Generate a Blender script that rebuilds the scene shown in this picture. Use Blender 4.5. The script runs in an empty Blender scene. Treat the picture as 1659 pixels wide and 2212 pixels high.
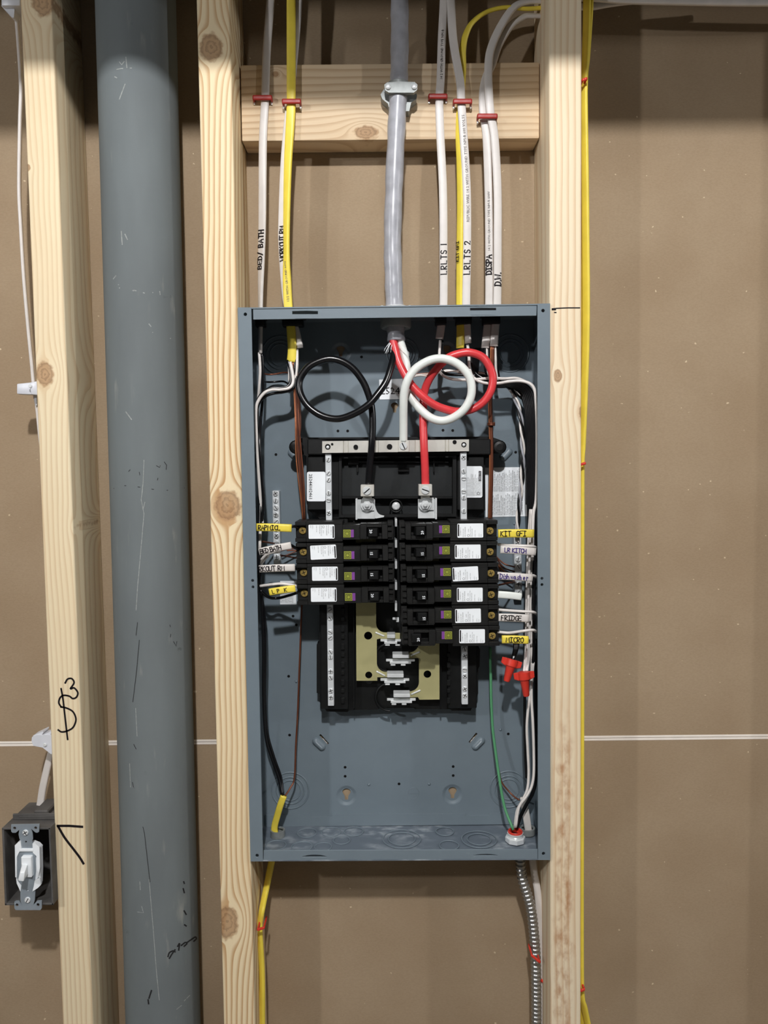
import bpy, bmesh, math, random
from mathutils import Vector, Matrix

# ------------------------------------------------------------------ camera, world, lights, exposure
W, H, F = 1659, 2212, 1662.0
CAMP = Vector((0.0, -0.908, 1.5))
PITCH, ROLL = math.radians(3.28), math.radians(0.55)
_fw = Vector((0, math.cos(PITCH), -math.sin(PITCH)))
_up0 = Vector((0, math.sin(PITCH), math.cos(PITCH)))
_r0 = Vector((1, 0, 0))
CU = _up0 * math.cos(ROLL) + _r0 * math.sin(ROLL)
CR = _r0 * math.cos(ROLL) - _up0 * math.sin(ROLL)

sc = bpy.context.scene
COL = sc.collection
cd = bpy.data.cameras.new('camera')
cd.sensor_fit = 'VERTICAL'
cd.sensor_height = 36.0
cd.lens = F / H * 36.0
cd.clip_start = 0.01
cam = bpy.data.objects.new('camera', cd)
COL.objects.link(cam)
cam.matrix_world = Matrix(((CR.x, CU.x, -_fw.x, CAMP.x), (CR.y, CU.y, -_fw.y, CAMP.y),
                           (CR.z, CU.z, -_fw.z, CAMP.z), (0, 0, 0, 1)))
sc.camera = cam

world = bpy.data.worlds.new('world')
sc.world = world
world.use_nodes = True
world.node_tree.nodes['Background'].inputs[0].default_value = (0.93, 0.96, 1.0, 1)
world.node_tree.nodes['Background'].inputs[1].default_value = 0.025

def lamp(name, loc, watts, rad, col=(1.0, 1.0, 1.02)):
    l = bpy.data.lights.new(name, 'POINT')
    l.energy = watts
    l.shadow_soft_size = rad
    l.color = col
    o = bpy.data.objects.new(name, l)
    COL.objects.link(o)
    o.location = loc
    return o

lamp('bulb_light_middle', (-0.015, -1.42, 2.54), 97.0, 0.032)
lamp('bulb_light_left', (-1.42, -1.48, 2.16), 41.0, 0.034)
lamp('bulb_light_right', (2.36, -1.31, 2.25), 46.0, 0.034)

sc.view_settings.view_transform = 'Standard'
sc.view_settings.look = 'None'
sc.view_settings.exposure = 0.0
sc.view_settings.gamma = 1.0
sc.view_settings.use_curve_mapping = False

# ------------------------------------------------------------------ helpers
def at(px, py, Y):
    """World point where the line of sight of a photo pixel meets the upright plane at depth Y."""
    d = _fw + CR * ((px - W / 2) / F) - CU * ((py - H / 2) / F)
    return CAMP + d * ((Y - CAMP.y) / d.y)

def lin(c):
    return tuple((v / 255 / 12.92) if v / 255 <= 0.04045 else ((v / 255 + 0.055) / 1.055) ** 2.4 for v in c)

ROOT = {}

def empty(name, loc, label=None, cat=None, group=None):
    o = bpy.data.objects.new(name, None)
    COL.objects.link(o)
    o.location = loc
    o.empty_display_size = 0.01
    ROOT[o.name] = Vector(loc)
    tag(o, label, cat, group)
    return o

def tag(o, label=None, cat=None, group=None, kind=None):
    if label: o['label'] = label
    if cat: o['category'] = cat
    if group: o['group'] = group
    if kind: o['kind'] = kind
    return o

def build(name, geo, mat, parent=None, smooth=False, label=None, cat=None, group=None, kind=None, local=False):
    """geo = (verts, faces) or a bmesh, in world coordinates (or local=True: already in the parent's space)."""
    me = bpy.data.meshes.new(name)
    if isinstance(geo, tuple):
        me.from_pydata([tuple(v) for v in geo[0]], [], geo[1])
    else:
        geo.to_mesh(me)
        geo.free()
    bm = bmesh.new()
    bm.from_mesh(me)
    bmesh.ops.recalc_face_normals(bm, faces=bm.faces)
    bm.to_mesh(me)
    bm.free()
    o = bpy.data.objects.new(name, me)
    COL.objects.link(o)
    if parent is not None:
        org = ROOT[parent.name]
        o.parent = parent
        if not local:
            me.transform(Matrix.Translation(-org))
    else:
        xs = [v.co for v in me.vertices]
        lo = [min(v[i] for v in xs) for i in range(3)]
        hi = [max(v[i] for v in xs) for i in range(3)]
        org = Vector(((lo[0] + hi[0]) / 2, (lo[1] + hi[1]) / 2, lo[2]))
        me.transform(Matrix.Translation(-org))
        o.location = org
    ROOT[o.name] = org
    if mat: me.materials.append(mat)
    if smooth:
        for p in me.polygons: p.use_smooth = True
        if smooth != 'all':
            md = None
            try:
                me.set_sharp_from_angle(angle=math.radians(40))
            except Exception:
                pass
    tag(o, label, cat, group, kind)
    return o

class G:
    """collects geometry for one mesh"""
    def __init__(self): self.v, self.f = [], []
    def add(self, vs, fs):
        n = len(self.v)
        self.v += [Vector(v) for v in vs]
        self.f += [tuple(i + n for i in f) for f in fs]
        return self
    def hexa(self, p):
        """p: 4 front points (tl,tr,br,bl) then 4 back points"""
        return self.add(p, [(0, 1, 2, 3), (7, 6, 5, 4), (0, 4, 5, 1), (1, 5, 6, 2), (2, 6, 7, 3), (3, 7, 4, 0)])
    def box(self, x0, x1, y0, y1, z0, z1):
        return self.hexa([(x0, y0, z1), (x1, y0, z1), (x1, y0, z0), (x0, y0, z0), (x0, y1, z1), (x1, y1, z1), (x1, y1, z0), (x0, y1, z0)])
    def bbox(self, x0, x1, y0, y1, z0, z1, b=0.0005):
        """box with chamfered edges"""
        bm = bmesh.new()
        g = G().box(x0, x1, y0, y1, z0, z1)
        vs = [bm.verts.new(v) for v in g.v]
        for f in g.f: bm.faces.new([vs[i] for i in f])
        bmesh.ops.bevel(bm, geom=list(bm.edges), offset=b, segments=1, affect='EDGES', profile=0.5)
        return self.addbm(bm)
    def addbm(self, bm, mat=None):
        bm.verts.index_update()
        self.add([(mat @ v.co if mat else v.co.copy()) for v in bm.verts], [tuple(v.index for v in f.verts) for f in bm.faces])
        bm.free()
        return self
    def xf(self, fn):
        self.v = [Vector(fn(v)) for v in self.v]
        return self
    def merge(self, o): return self.add(o.v, o.f)
    def t(self): return (self.v, self.f)

def pxbox(x0, x1, y0, y1, d0, d1):
    """box whose front face covers these photo pixels at depth d0 and which runs straight back to d1"""
    fr = [at(x0, y0, d0), at(x1, y0, d0), at(x1, y1, d0), at(x0, y1, d0)]
    return G().hexa(fr + [Vector((p.x, d1, p.z)) for p in fr])

def bev(g, off, seg=2):
    bm = bmesh.new()
    vs = [bm.verts.new(v) for v in g.v]
    for f in g.f:
        try: bm.faces.new([vs[i] for i in f])
        except ValueError: pass
    bmesh.ops.recalc_face_normals(bm, faces=bm.faces)
    ed = [e for e in bm.edges if len(e.link_faces) == 2 and e.calc_face_angle(0) > 0.5]
    bmesh.ops.bevel(bm, geom=ed, offset=off, segments=seg, affect='EDGES', profile=0.5, clamp_overlap=True)
    return G().addbm(bm)

def basis(n):
    n = Vector(n).normalized()
    a = Vector((0, 0, 1)) if abs(n.z) < 0.9 else Vector((1, 0, 0))
    u = a.cross(n).normalized()
    return u, n.cross(u), n

def lathe(prof, c, n, seg=20, cap=True):
    """prof: [(radius, height)] around axis n through c"""
    u, w, n = basis(n)
    c = Vector(c)
    g = G()
    vs, fs = [], []
    for r, h in prof:
        for k in range(seg):
            a = 2 * math.pi * k / seg
            vs.append(c + n * h + (u * math.cos(a) + w * math.sin(a)) * r)
    for i in range(len(prof) - 1):
        for k in range(seg):
            k2 = (k + 1) % seg
            fs.append((i * seg + k, i * seg + k2, (i + 1) * seg + k2, (i + 1) * seg + k))
    if cap:
        fs.append(tuple(range(seg)))
        fs.append(tuple((len(prof) - 1) * seg + k for k in range(seg)))
    return g.add(vs, fs)

def torus(c, n, R, r, seg=40, s2=6, a0=0.0, a1=2 * math.pi):
    u, w, n = basis(n)
    c = Vector(c)
    full = abs(a1 - a0 - 2 * math.pi) < 1e-6
    vs, fs = [], []
    m = seg if full else seg + 1
    for i in range(m):
        a = a0 + (a1 - a0) * i / seg
        d = u * math.cos(a) + w * math.sin(a)
        for j in range(s2):
            b = 2 * math.pi * j / s2
            vs.append(c + d * (R + r * math.cos(b)) + n * (r * math.sin(b)))
    for i in range(seg):
        i2 = (i + 1) % m
        for j in range(s2):
            j2 = (j + 1) % s2
            fs.append((i * s2 + j, i2 * s2 + j, i2 * s2 + j2, i * s2 + j2))
    return G().add(vs, fs)

def catmull(P, k):
    if len(P) < 3: k = max(1, k)
    out = []
    n = len(P)
    for i in range(n - 1):
        p0 = P[i - 1] if i else P[0] * 2 - P[1]
        p1, p2 = P[i], P[i + 1]
        p3 = P[i + 2] if i + 2 < n else P[-1] * 2 - P[-2]
        for j in range(k):
            t = j / k
            out.append(0.5 * ((2 * p1) + (p2 - p0) * t + (2 * p0 - 5 * p1 + 4 * p2 - p3) * t * t + (3 * p1 - p0 - 3 * p2 + p3) * t ** 3))
    out.append(P[-1].copy())
    return out

class Path:
    def __init__(self, pts, k=5, twist=None, ref=(0, -1, 0)):
        pts = [Vector(p) for p in pts]
        tw = twist or [0.0] * len(pts)
        P4 = [Vector((p.x, p.y, p.z, math.radians(t))) for p, t in zip(pts, tw)]
        S = catmull(P4, k)
        self.p = [Vector(s[:3]) for s in S]
        self.tw = [s[3] for s in S]
        self.L = [0.0]
        for a, b in zip(self.p, self.p[1:]): self.L.append(self.L[-1] + (b - a).length)
        n = len(self.p)
        self.T = []
        for i in range(n):
            a, b = self.p[max(0, i - 1)], self.p[min(n - 1, i + 1)]
            self.T.append((b - a).normalized())
        self.N, self.S = [], []
        prev = Vector(ref)
        for i in range(n):
            base = Vector(ref) if ref != 'free' else prev
            N = base - self.T[i] * base.dot(self.T[i])
            if N.length < 0.25: N = prev - self.T[i] * prev.dot(self.T[i])
            if N.length < 1e-4: N = Vector((1, 0, 0)) - self.T[i] * self.T[i].x
            N.normalize()
            prev = N
            S_ = self.T[i].cross(N).normalized()
            c, s = math.cos(self.tw[i]), math.sin(self.tw[i])
            self.N.append(N * c + S_ * s)
            self.S.append(S_ * c - N * s)
    def sweep(self, rw, rt=None, n=10, prof=None, r_list=None):
        """rw: half width, rt: half thickness (flat cable) or None (round)"""
        vs, fs = [], []
        m = len(self.p)
        for i in range(m):
            k = r_list[i] if r_list else 1.0
            for j in range(n):
                a = 2 * math.pi * (j + 0.5) / n
                if rt is None:
                    x, y = rw * k * math.cos(a), rw * k * math.sin(a)
                else:
                    x, y = math.cos(a), math.sin(a)
                    e = 0.55
                    x = rw * k * math.copysign(abs(x) ** 0.75, x)
                    y = rt * k * math.copysign(abs(y) ** e, y)
                vs.append(self.p[i] + self.S[i] * x + self.N[i] * y)
        for i in range(m - 1):
            for j in range(n):
                j2 = (j + 1) % n
                fs.append((i * n + j, i * n + j2, (i + 1) * n + j2, (i + 1) * n + j))
        fs.append(tuple(range(n)))
        fs.append(tuple((m - 1) * n + j for j in range(n)))
        return G().add(vs, fs)
    def map(self, s, v, h):
        s = min(max(s, 0), self.L[-1] - 1e-9)
        i = 0
        lo, hi = 0, len(self.L) - 1
        while hi - lo > 1:
            mid = (lo + hi) // 2
            if self.L[mid] <= s: lo = mid
            else: hi = mid
        i = lo
        t = (s - self.L[i]) / max(1e-9, self.L[i + 1] - self.L[i])
        return self.p[i].lerp(self.p[i + 1], t) + self.S[i].lerp(self.S[i + 1], t) * v + self.N[i].lerp(self.N[i + 1], t) * h
    def s_at_z(self, z):
        for i in range(len(self.p) - 1):
            if (self.p[i].z - z) * (self.p[i + 1].z - z) <= 0: return self.L[i]
        return 0

# ---- marker handwriting: single-stroke letters
def _arc(cx, cy, rx, ry, a0, a1, n=8):
    return [(cx + rx * math.cos(math.radians(a0 + (a1 - a0) * i / n)), cy + ry * math.sin(math.radians(a0 + (a1 - a0) * i / n))) for i in range(n + 1)]
FONT = {
 'A': [[(0, 0), (.3, 1), (.6, 0)], [(.1, .38), (.52, .38)]],
 'B': [[(0, 0), (0, 1)], [(0, 1)] + _arc(.22, .77, .28, .23, 90, -90) + [(0, .54)], [(0, .54)] + _arc(.25, .27, .32, .27, 90, -90) + [(0, 0)]],
 'C': [_arc(.35, .5, .33, .5, 50, 310)], 'D': [[(0, 0), (0, 1)], [(-.05, 1)] + _arc(.15, .5, .42, .5, 90, -90) + [(-.05, 0)]],
 'E': [[(.5, 1), (0, 1), (0, 0), (.52, 0)], [(0, .52), (.42, .52)]], 'F': [[(.5, 1), (0, 1), (0, 0)], [(0, .52), (.42, .52)]],
 'G': [_arc(.35, .5, .33, .5, 50, 300) + [(.62, .4), (.36, .4)]], 'H': [[(0, 0), (0, 1)], [(.55, 0), (.55, 1)], [(0, .5), (.55, .5)]],
 'I': [[(.0, 1), (.5, 1)], [(.25, 1), (.25, 0)], [(0, 0), (.5, 0)]], 'K': [[(0, 0), (0, 1)], [(.5, 1), (0, .45), (.55, 0)]],
 'L': [[(0, 1), (0, 0), (.5, 0)]], 'M': [[(0, 0), (.08, 1), (.35, .35), (.62, 1), (.7, 0)]], 'N': [[(0, 0), (0, 1), (.5, 0), (.5, 1)]],
 'O': [_arc(.32, .5, .32, .5, 90, 450, 12)], 'P': [[(0, 0), (0, 1)], [(0, 1)] + _arc(.22, .75, .3, .25, 90, -90) + [(0, .5)]],
 'R': [[(0, 0), (0, 1)], [(0, 1)] + _arc(.22, .75, .3, .25, 90, -90) + [(0, .5), (.52, 0)]],
 'S': [_arc(.28, .75, .24, .25, 30, 230, 6) + _arc(.26, .25, .26, .25, 60, -150, 6)], 'T': [[(0, 1), (.6, 1)], [(.3, 1), (.3, 0)]],
 'U': [[(0, 1), (0, .3)] + _arc(.27, .28, .27, .28, 180, 360, 6) + [(.54, 1)]], 'W': [[(0, 1), (.15, 0), (.35, .7), (.55, 0), (.7, 1)]],
 '1': [[(.15, 1), (.15, 0)]], '2': [_arc(.25, .72, .25, .27, 160, -20, 6) + [(.0, 0), (.5, 0)]], '/': [[(0, -.1), (.45, 1.1)]], '.': [[(.05, 0), (.1, .05)]],
 'i': [[(.1, 0), (.1, .6)], [(.1, .85), (.12, .9)]], 's': [[(.35, .55), (.1, .6), (.05, .42), (.35, .2), (.25, .02), (0, .05)]],
 'h': [[(0, 0), (0, 1)], [(0, .4), (.2, .6), (.35, .45), (.38, 0)]], 'w': [[(0, .6), (.1, 0), (.25, .4), (.4, 0), (.5, .6)]],
 'a': [_arc(.2, .3, .2, .28, 60, 420, 8) + [(.42, 0)]], 'e': [[(.02, .3), (.38, .33)] + _arc(.2, .3, .2, .28, 10, 300, 7)],
 'r': [[(0, 0), (0, .6)], [(0, .38), (.15, .6), (.32, .55)]], ' ': []}
ADV = {'1': .35, '.': .25, 'i': .28, ' ': .45, 's': .46, 'r': .42, 'M': .85, 'W': .85, 'w': .62}

def ribbon2(pl, w):
    """flat ribbon (2-D) along a polyline -> (pts, quads)"""
    P = [Vector(p) for p in pl]
    vs, fs = [], []
    for i, p in enumerate(P):
        a, b = P[max(0, i - 1)], P[min(len(P) - 1, i + 1)]
        d = (b - a)
        if d.length < 1e-9: d = Vector((1, 0))
        d.normalize()
        nn = Vector((-d.y, d.x)) * w / 2
        ex = d * (w / 2) * (-1 if i == 0 else 1 if i == len(P) - 1 else 0)
        vs += [p + nn + ex, p - nn + ex]
        if i: fs.append((2 * i - 2, 2 * i - 1, 2 * i + 1, 2 * i))
    return vs, fs

def strokes(text, size, pen, fn, jit=0.03, seed=1, spacing=1.0):
    """handwritten text; fn maps (x along, y across) in metres to world"""
    rnd = random.Random(seed)
    g = G()
    x = 0.0
    for ch in text:
        for pl in FONT.get(ch, []):
            q = [(x + px + rnd.uniform(-jit, jit), py + rnd.uniform(-jit, jit)) for px, py in pl]
            q = [(a * size, b * size) for a, b in q]
            vs, fs = ribbon2(q, pen)
            g.add([fn(v.x, v.y) for v in vs], fs)
        x += ADV.get(ch, .72) * spacing
    return g

_fc = {}
def print_text(text, size, fn=None, bold=0.0):
    """printed text as flat mesh, x right, y up, centred vertically on 0"""
    key = (text, size, bold)
    if key not in _fc:
        cu = bpy.data.curves.new('t', 'FONT')
        cu.body = text
        cu.size = size
        cu.resolution_u = 1
        cu.offset = bold
        o = bpy.data.objects.new('t', cu)
        COL.objects.link(o)
        me = bpy.data.meshes.new_from_object(o.evaluated_get(bpy.context.evaluated_depsgraph_get()))
        _fc[key] = ([v.co.copy() for v in me.vertices], [tuple(p.vertices) for p in me.polygons])
        bpy.data.objects.remove(o)
        bpy.data.curves.remove(cu)
        bpy.data.meshes.remove(me)
    vs, fs = _fc[key]
    return G().add([fn(v.x, v.y) for v in vs] if fn else vs, fs)

def plate(loops, th, bevel=0.0, fn=None):
    """flat plate in local XY with holes (first loop outer), thickness th along +z, as geometry; fn maps (x,y,z)->world"""
    cu = bpy.data.curves.new('p', 'CURVE')
    cu.dimensions = '2D'
    cu.fill_mode = 'BOTH'
    cu.extrude = th / 2
    cu.bevel_depth = bevel
    cu.bevel_resolution = 0
    for lp in loops:
        sp = cu.splines.new('POLY')
        sp.points.add(len(lp) - 1)
        for p, q in zip(sp.points, lp): p.co = (q[0], q[1], 0, 1)
        sp.use_cyclic_u = True
    o = bpy.data.objects.new('p', cu)
    COL.objects.link(o)
    me = bpy.data.meshes.new_from_object(o.evaluated_get(bpy.context.evaluated_depsgraph_get()))
    vs = [v.co + Vector((0, 0, th / 2)) for v in me.vertices]
    fs = [tuple(p.vertices) for p in me.polygons]
    bpy.data.objects.remove(o)
    bpy.data.curves.remove(cu)
    bpy.data.meshes.remove(me)
    return G().add([fn(v) for v in vs] if fn else vs, fs)

def circ(cx, cy, r, n=16, ry=None):
    return [(cx + r * math.cos(2 * math.pi * i / n), cy + (ry or r) * math.sin(2 * math.pi * i / n)) for i in range(n)]

def pxplate(loops, d0, th, bevel=0.0):
    """plate outlined in photo pixels, front face at depth d0, running back by th"""
    ref = at(W / 2, H / 2, d0)
    L = []
    for lp in loops:
        q = [at(x, y, d0) for x, y in lp]
        L.append([(p.x - ref.x, p.z - ref.z) for p in q])
    return plate(L, th, bevel, lambda v: (v[0] + ref.x, d0 + v[2], v[1] + ref.z))

# ------------------------------------------------------------------ materials
class E:
    def __init__(self, nt, s): self.nt, self.s = nt, s
    def op(self, kind, *o, clamp=False):
        n = self.nt.nodes.new('ShaderNodeMath')
        n.operation = kind
        n.use_clamp = clamp
        for i, a in enumerate((self,) + o):
            if isinstance(a, E): self.nt.links.new(a.s, n.inputs[i])
            else: n.inputs[i].default_value = a
        return E(self.nt, n.outputs[0])
    def __add__(self, o): return self.op('ADD', o)
    __radd__ = __add__
    def __sub__(self, o): return self.op('SUBTRACT', o)
    def __mul__(self, o): return self.op('MULTIPLY', o)
    __rmul__ = __mul__
    def __truediv__(self, o): return self.op('DIVIDE', o)
    def smooth(self, a, b):
        n = self.nt.nodes.new('ShaderNodeMapRange')
        n.interpolation_type = 'SMOOTHSTEP'
        self.nt.links.new(self.s, n.inputs[0])
        n.inputs[1].default_value, n.inputs[2].default_value = a, b
        return E(self.nt, n.outputs[0])

class Mat:
    def __init__(self, name, rough=0.5, metal=0.0, spec=0.5):
        self.m = bpy.data.materials.new(name)
        self.m.use_nodes = True
        self.nt = self.m.node_tree
        self.b = self.nt.nodes['Principled BSDF']
        self.b.inputs['Roughness'].default_value = rough
        self.b.inputs['Metallic'].default_value = metal
        self.b.inputs['Specular IOR Level'].default_value = spec
        self._pos = None
    def pos(self):
        if not self._pos:
            g = self.nt.nodes.new('ShaderNodeNewGeometry')
            s = self.nt.nodes.new('ShaderNodeSeparateXYZ')
            self.nt.links.new(g.outputs['Position'], s.inputs[0])
            self._pos = [E(self.nt, s.outputs[i]) for i in range(3)]
        return self._pos
    def vec(self, x, y, z):
        n = self.nt.nodes.new('ShaderNodeCombineXYZ')
        for i, a in enumerate((x, y, z)):
            if isinstance(a, E): self.nt.links.new(a.s, n.inputs[i])
            else: n.inputs[i].default_value = a
        return n.outputs[0]
    def noise(self, x, y, z, detail=2.0, rough=0.5):
        n = self.nt.nodes.new('ShaderNodeTexNoise')
        n.inputs['Scale'].default_value = 1.0
        n.inputs['Detail'].default_value = detail
        n.inputs['Roughness'].default_value = rough
        self.nt.links.new(self.vec(x, y, z), n.inputs['Vector'])
        return E(self.nt, n.outputs['Fac'])
    def mix(self, f, a, b):
        n = self.nt.nodes.new('ShaderNodeMix')
        n.data_type = 'RGBA'
        for i, s in ((0, f), (6, a), (7, b)):
            if isinstance(s, E): self.nt.links.new(s.s, n.inputs[i])
            elif isinstance(s, bpy.types.NodeSocket): self.nt.links.new(s, n.inputs[i])
            elif isinstance(s, (int, float)): n.inputs[i].default_value = s
            else: n.inputs[i].default_value = (*s, 1)
        return n.outputs[2]
    def color(self, s):
        if isinstance(s, tuple): self.b.inputs['Base Color'].default_value = (*s, 1)
        else: self.nt.links.new(s, self.b.inputs['Base Color'])
    def roughness(self, e): self.nt.links.new(e.s, self.b.inputs['Roughness'])
    def bump(self, e, strength=0.3, dist=0.001):
        n = self.nt.nodes.new('ShaderNodeBump')
        n.inputs['Strength'].default_value = strength
        n.inputs['Distance'].default_value = dist
        self.nt.links.new(e.s, n.inputs['Height'])
        self.nt.links.new(n.outputs[0], self.b.inputs['Normal'])

def plain(name, rgb, rough=0.5, metal=0.0, spec=0.5, vary=0.12, scale=60.0, bump=0.0):
    m = Mat(name, rough, metal, spec)
    x, y, z = m.pos()
    c = lin(rgb)
    n = m.noise(x * scale, y * scale, z * scale, 3.0)
    m.color(m.mix(n.smooth(0.25, 0.75), tuple(v * (1 - vary) for v in c), tuple(min(1, v * (1 + vary)) for v in c)))
    if bump: m.bump(m.noise(x * scale * 8, y * scale * 8, z * scale * 8, 2.0), bump, 0.0005)
    return m.m

def wood(name, base, dark, freq, knots, seed=0.0, tilt=0.0, line=0.5, streak=None, along='z', blotch=None):
    m = Mat(name, 0.62, 0, 0.3)
    X, Y, Z = m.pos()
    if along == 'x': X, Z = Z, X
    c = X + Y * 0.32
    psi = c
    kmask, kring = None, None
    for (kx, kz, R, s) in knots:
        dx = X - kx
        dz = (Z - kz) * (1.0 / s)
        r2 = dx * dx + dz * dz
        psi = psi - (c - kx) * (R * R) / (r2.op('MAXIMUM', R * R)) * 0.92
        r = r2.op('SQRT')
        rw = r + (m.noise(X * 150, Z * 150, Y * 150 + seed, 2.0) - 0.5) * R * 0.5
        km = (rw * -1.0 + R * 0.92).smooth(0.0, R * 0.25)
        kr = (r * (3.2 / R) + m.noise(X * 200, Z * 200, seed, 2) * 1.5).op('FRACT') * km
        kmask = km if kmask is None else kmask.op('MAXIMUM', km)
        kring = kr if kring is None else kring.op('MAXIMUM', kr)
    lown = m.noise(X * 10 + seed, Y * 10, Z * 2.2, 2.0)
    midn = m.noise(X * 60 + seed, Y * 60, Z * 14, 2.0)
    psi = psi + (lown - 0.5) * 0.018 + (midn - 0.5) * 0.0024 + Z * tilt
    t = (psi * freq + seed).op('FRACT')
    late = t.smooth(0.35, 0.93) * (t * -1.0 + 1.0).smooth(0.0, 0.07)
    fib = m.noise(X * 900, Y * 900, Z * 24 + seed, 3.0)
    f = late * line * (lown * 1.2 + 0.3) + (fib - 0.5) * 0.12
    col = m.mix(f.op('MAXIMUM', 0.0).op('MINIMUM', 1.0), lin(base), lin(dark))
    big = m.noise(X * 14 + seed, Y * 8, Z * 5, 3.0).smooth(0.3, 0.8)
    col = m.mix(big * 0.22, col, lin((226, 190, 142)))
    if streak:
        sx, sz0, sz1, sw, sc_ = streak
        wob = (m.noise(X * 40, 1.0, Z * 30 + seed, 4.0) - 0.5) * 0.03
        g = ((X - sx + wob) * (1.0 / sw))
        g = (g * g * -1.0 + 1.0).op('MAXIMUM', 0.0) * (Z * -1.0 + sz0).smooth(0.0, sz1)
        g = g * m.noise(X * 120, 2.0, Z * 60, 4.0).smooth(0.35, 0.7)
        col = m.mix(g * 0.75, col, lin(sc_))
    if kmask is not None:
        kc = m.mix(kring.smooth(0.3, 0.95) * 0.55, lin((176, 140, 102)), lin((112, 78, 52)))
        col = m.mix(kmask * 0.85, col, kc)
    m.color(col)
    m.bump(late * 0.6 + fib, 0.25, 0.0006)
    return m.m

MT = {}
def mats():
    d = Mat('drywall_brown_paper', 0.9, 0, 0.1)
    x, y, z = d.pos()
    n1 = d.noise(x * 7, y, z * 7, 3.0)
    n2 = d.noise(x * 300, y * 300, z * 700, 3.0)
    col = d.mix(n1.smooth(.3, .7), lin((154, 134, 109)), lin((164, 145, 120)))
    col = d.mix(n2.smooth(.3, .75) * 0.25, col, lin((132, 112, 88)))
    n3 = d.noise(x * 150 + 3, y * 9, z * 170, 1.0)
    col = d.mix(n3.smooth(.775, .80) * 0.6, col, lin((226, 208, 176)))
    d.color(col)
    d.bump(n2, 0.15, 0.0004)
    MT['wall'] = d.m
    p = Mat('grey_pipe_plastic', 0.72, 0, 0.25)
    x, y, z = p.pos()
    n1 = p.noise(x * 20, y * 20, z * 5, 4.0)
    n2 = p.noise(x * 120, y * 60, z * 18, 4.0)
    n3 = p.noise(x * 16 + 7, y * 16, z * 9, 3.0)
    col = p.mix(n1.smooth(.3, .7), lin((105, 111, 112)), lin((113, 120, 121)))
    col = p.mix(n2.smooth(.58, .78) * n3.smooth(.5, .68) * 0.55, col, lin((168, 168, 158)))
    n4 = p.noise(x * 90, y * 50, z * 70 + 9, 4.0)
    col = p.mix(n4.smooth(.68, .74) * n3.smooth(.55, .7) * 0.5, col, lin((60, 64, 62)))
    p.color(col)
    MT['pipe'] = p.m
    b = Mat('grey_enamelled_steel', 0.38, 0, 0.45)
    x, y, z = b.pos()
    n = b.noise(x * 40, y * 40, z * 40, 3.0)
    b.color(b.mix(n, lin((108, 120, 128)), lin((116, 129, 137))))
    b.bump(b.noise(x * 700, y * 700, z * 700, 2.0), 0.08, 0.0003)
    MT['box'] = b.m
    b = Mat('dusty_grey_steel', 0.5, 0, 0.4)
    x, y, z = b.pos()
    n = b.noise(x * 60, y * 90, z * 60, 5.0)
    n2 = b.noise(x * 14, y * 20, z, 3.0)
    b.color(b.mix(n.smooth(.42, .72) * n2.smooth(.35, .65), lin((98, 108, 118)), lin((158, 166, 172))))
    MT['dusty'] = b.m
    MT['black'] = plain('black_plastic', (17, 18, 18), 0.42, 0, 0.35, 0.3)
    MT['breaker'] = plain('breaker_black', (25, 25, 24), 0.45, 0, 0.35, 0.2, 200, 0.1)
    MT['pocket'] = plain('dark_grey_plastic', (24, 27, 28), 0.5, 0, 0.35, 0.2)
    MT['void'] = plain('dark_recess', (10, 10, 10), 0.7, 0, 0.2)
    MT['steel'] = plain('zinc_plated_steel', (240, 243, 243), 0.22, 0.35, 0.5, 0.08)
    MT['alu'] = plain('aluminium_bar', (226, 230, 232), 0.32, 0.3, 0.5, 0.06)
    MT['tin'] = plain('tin_plated_strap', (222, 219, 210), 0.36, 0.4, 0.5, 0.06)
    MT['bus'] = plain('tin_plated_bus_bar', (190, 184, 134), 0.33, 0.3, 0.5, 0.1, 30)
    MT['brass'] = plain('brass_screw', (206, 176, 100), 0.35, 0.7, 0.5, 0.1)
    MT['copper'] = plain('bare_copper', (124, 72, 50), 0.35, 0.5, 0.5, 0.15)
    MT['copper_d'] = plain('aged_copper', (88, 50, 36), 0.4, 0.5, 0.5, 0.15)
    MT['copper_l'] = plain('fresh_copper', (176, 112, 76), 0.32, 0.6, 0.5, 0.15)
    MT['conduit'] = plain('galvanised_conduit', (168, 168, 166), 0.3, 0.85, 0.5, 0.08)
    MT['cast'] = plain('cast_grey_metal', (134, 138, 136), 0.45, 0.2, 0.5, 0.08, 200, 0.2)
    MT['wht_j'] = plain('white_cable_jacket', (214, 208, 202), 0.42, 0, 0.45, 0.04)
    MT['yel_j'] = plain('yellow_cable_jacket', (238, 215, 78), 0.42, 0, 0.45, 0.05)
    MT['gry_j'] = plain('grey_cable_jacket', (164, 165, 171), 0.30, 0, 0.5, 0.14, 70)
    MT['w_blk'] = plain('black_wire_insulation', (16, 16, 18), 0.25, 0, 0.5, 0.1)
    MT['w_wht'] = plain('white_wire_insulation', (226, 220, 214), 0.3, 0, 0.5, 0.04)
    MT['w_wht2'] = plain('thick_white_wire_insulation', (232, 236, 230), 0.35, 0, 0.5, 0.03)
    MT['w_red'] = plain('red_wire_insulation', (214, 62, 66), 0.33, 0, 0.5, 0.06)
    MT['w_grn'] = plain('green_wire_insulation', (88, 152, 108), 0.35, 0, 0.5, 0.05)
    MT['red_pl'] = plain('red_plastic', (212, 58, 44), 0.4, 0, 0.45, 0.08)
    MT['staple'] = plain('dark_red_plastic', (160, 40, 32), 0.4, 0, 0.45, 0.08)
    MT['clip'] = plain('milky_white_plastic', (212, 214, 220), 0.35, 0, 0.5, 0.04)
    MT['ink'] = plain('black_marker_ink', (26, 20, 22), 0.6, 0, 0.2, 0.1)
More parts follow.
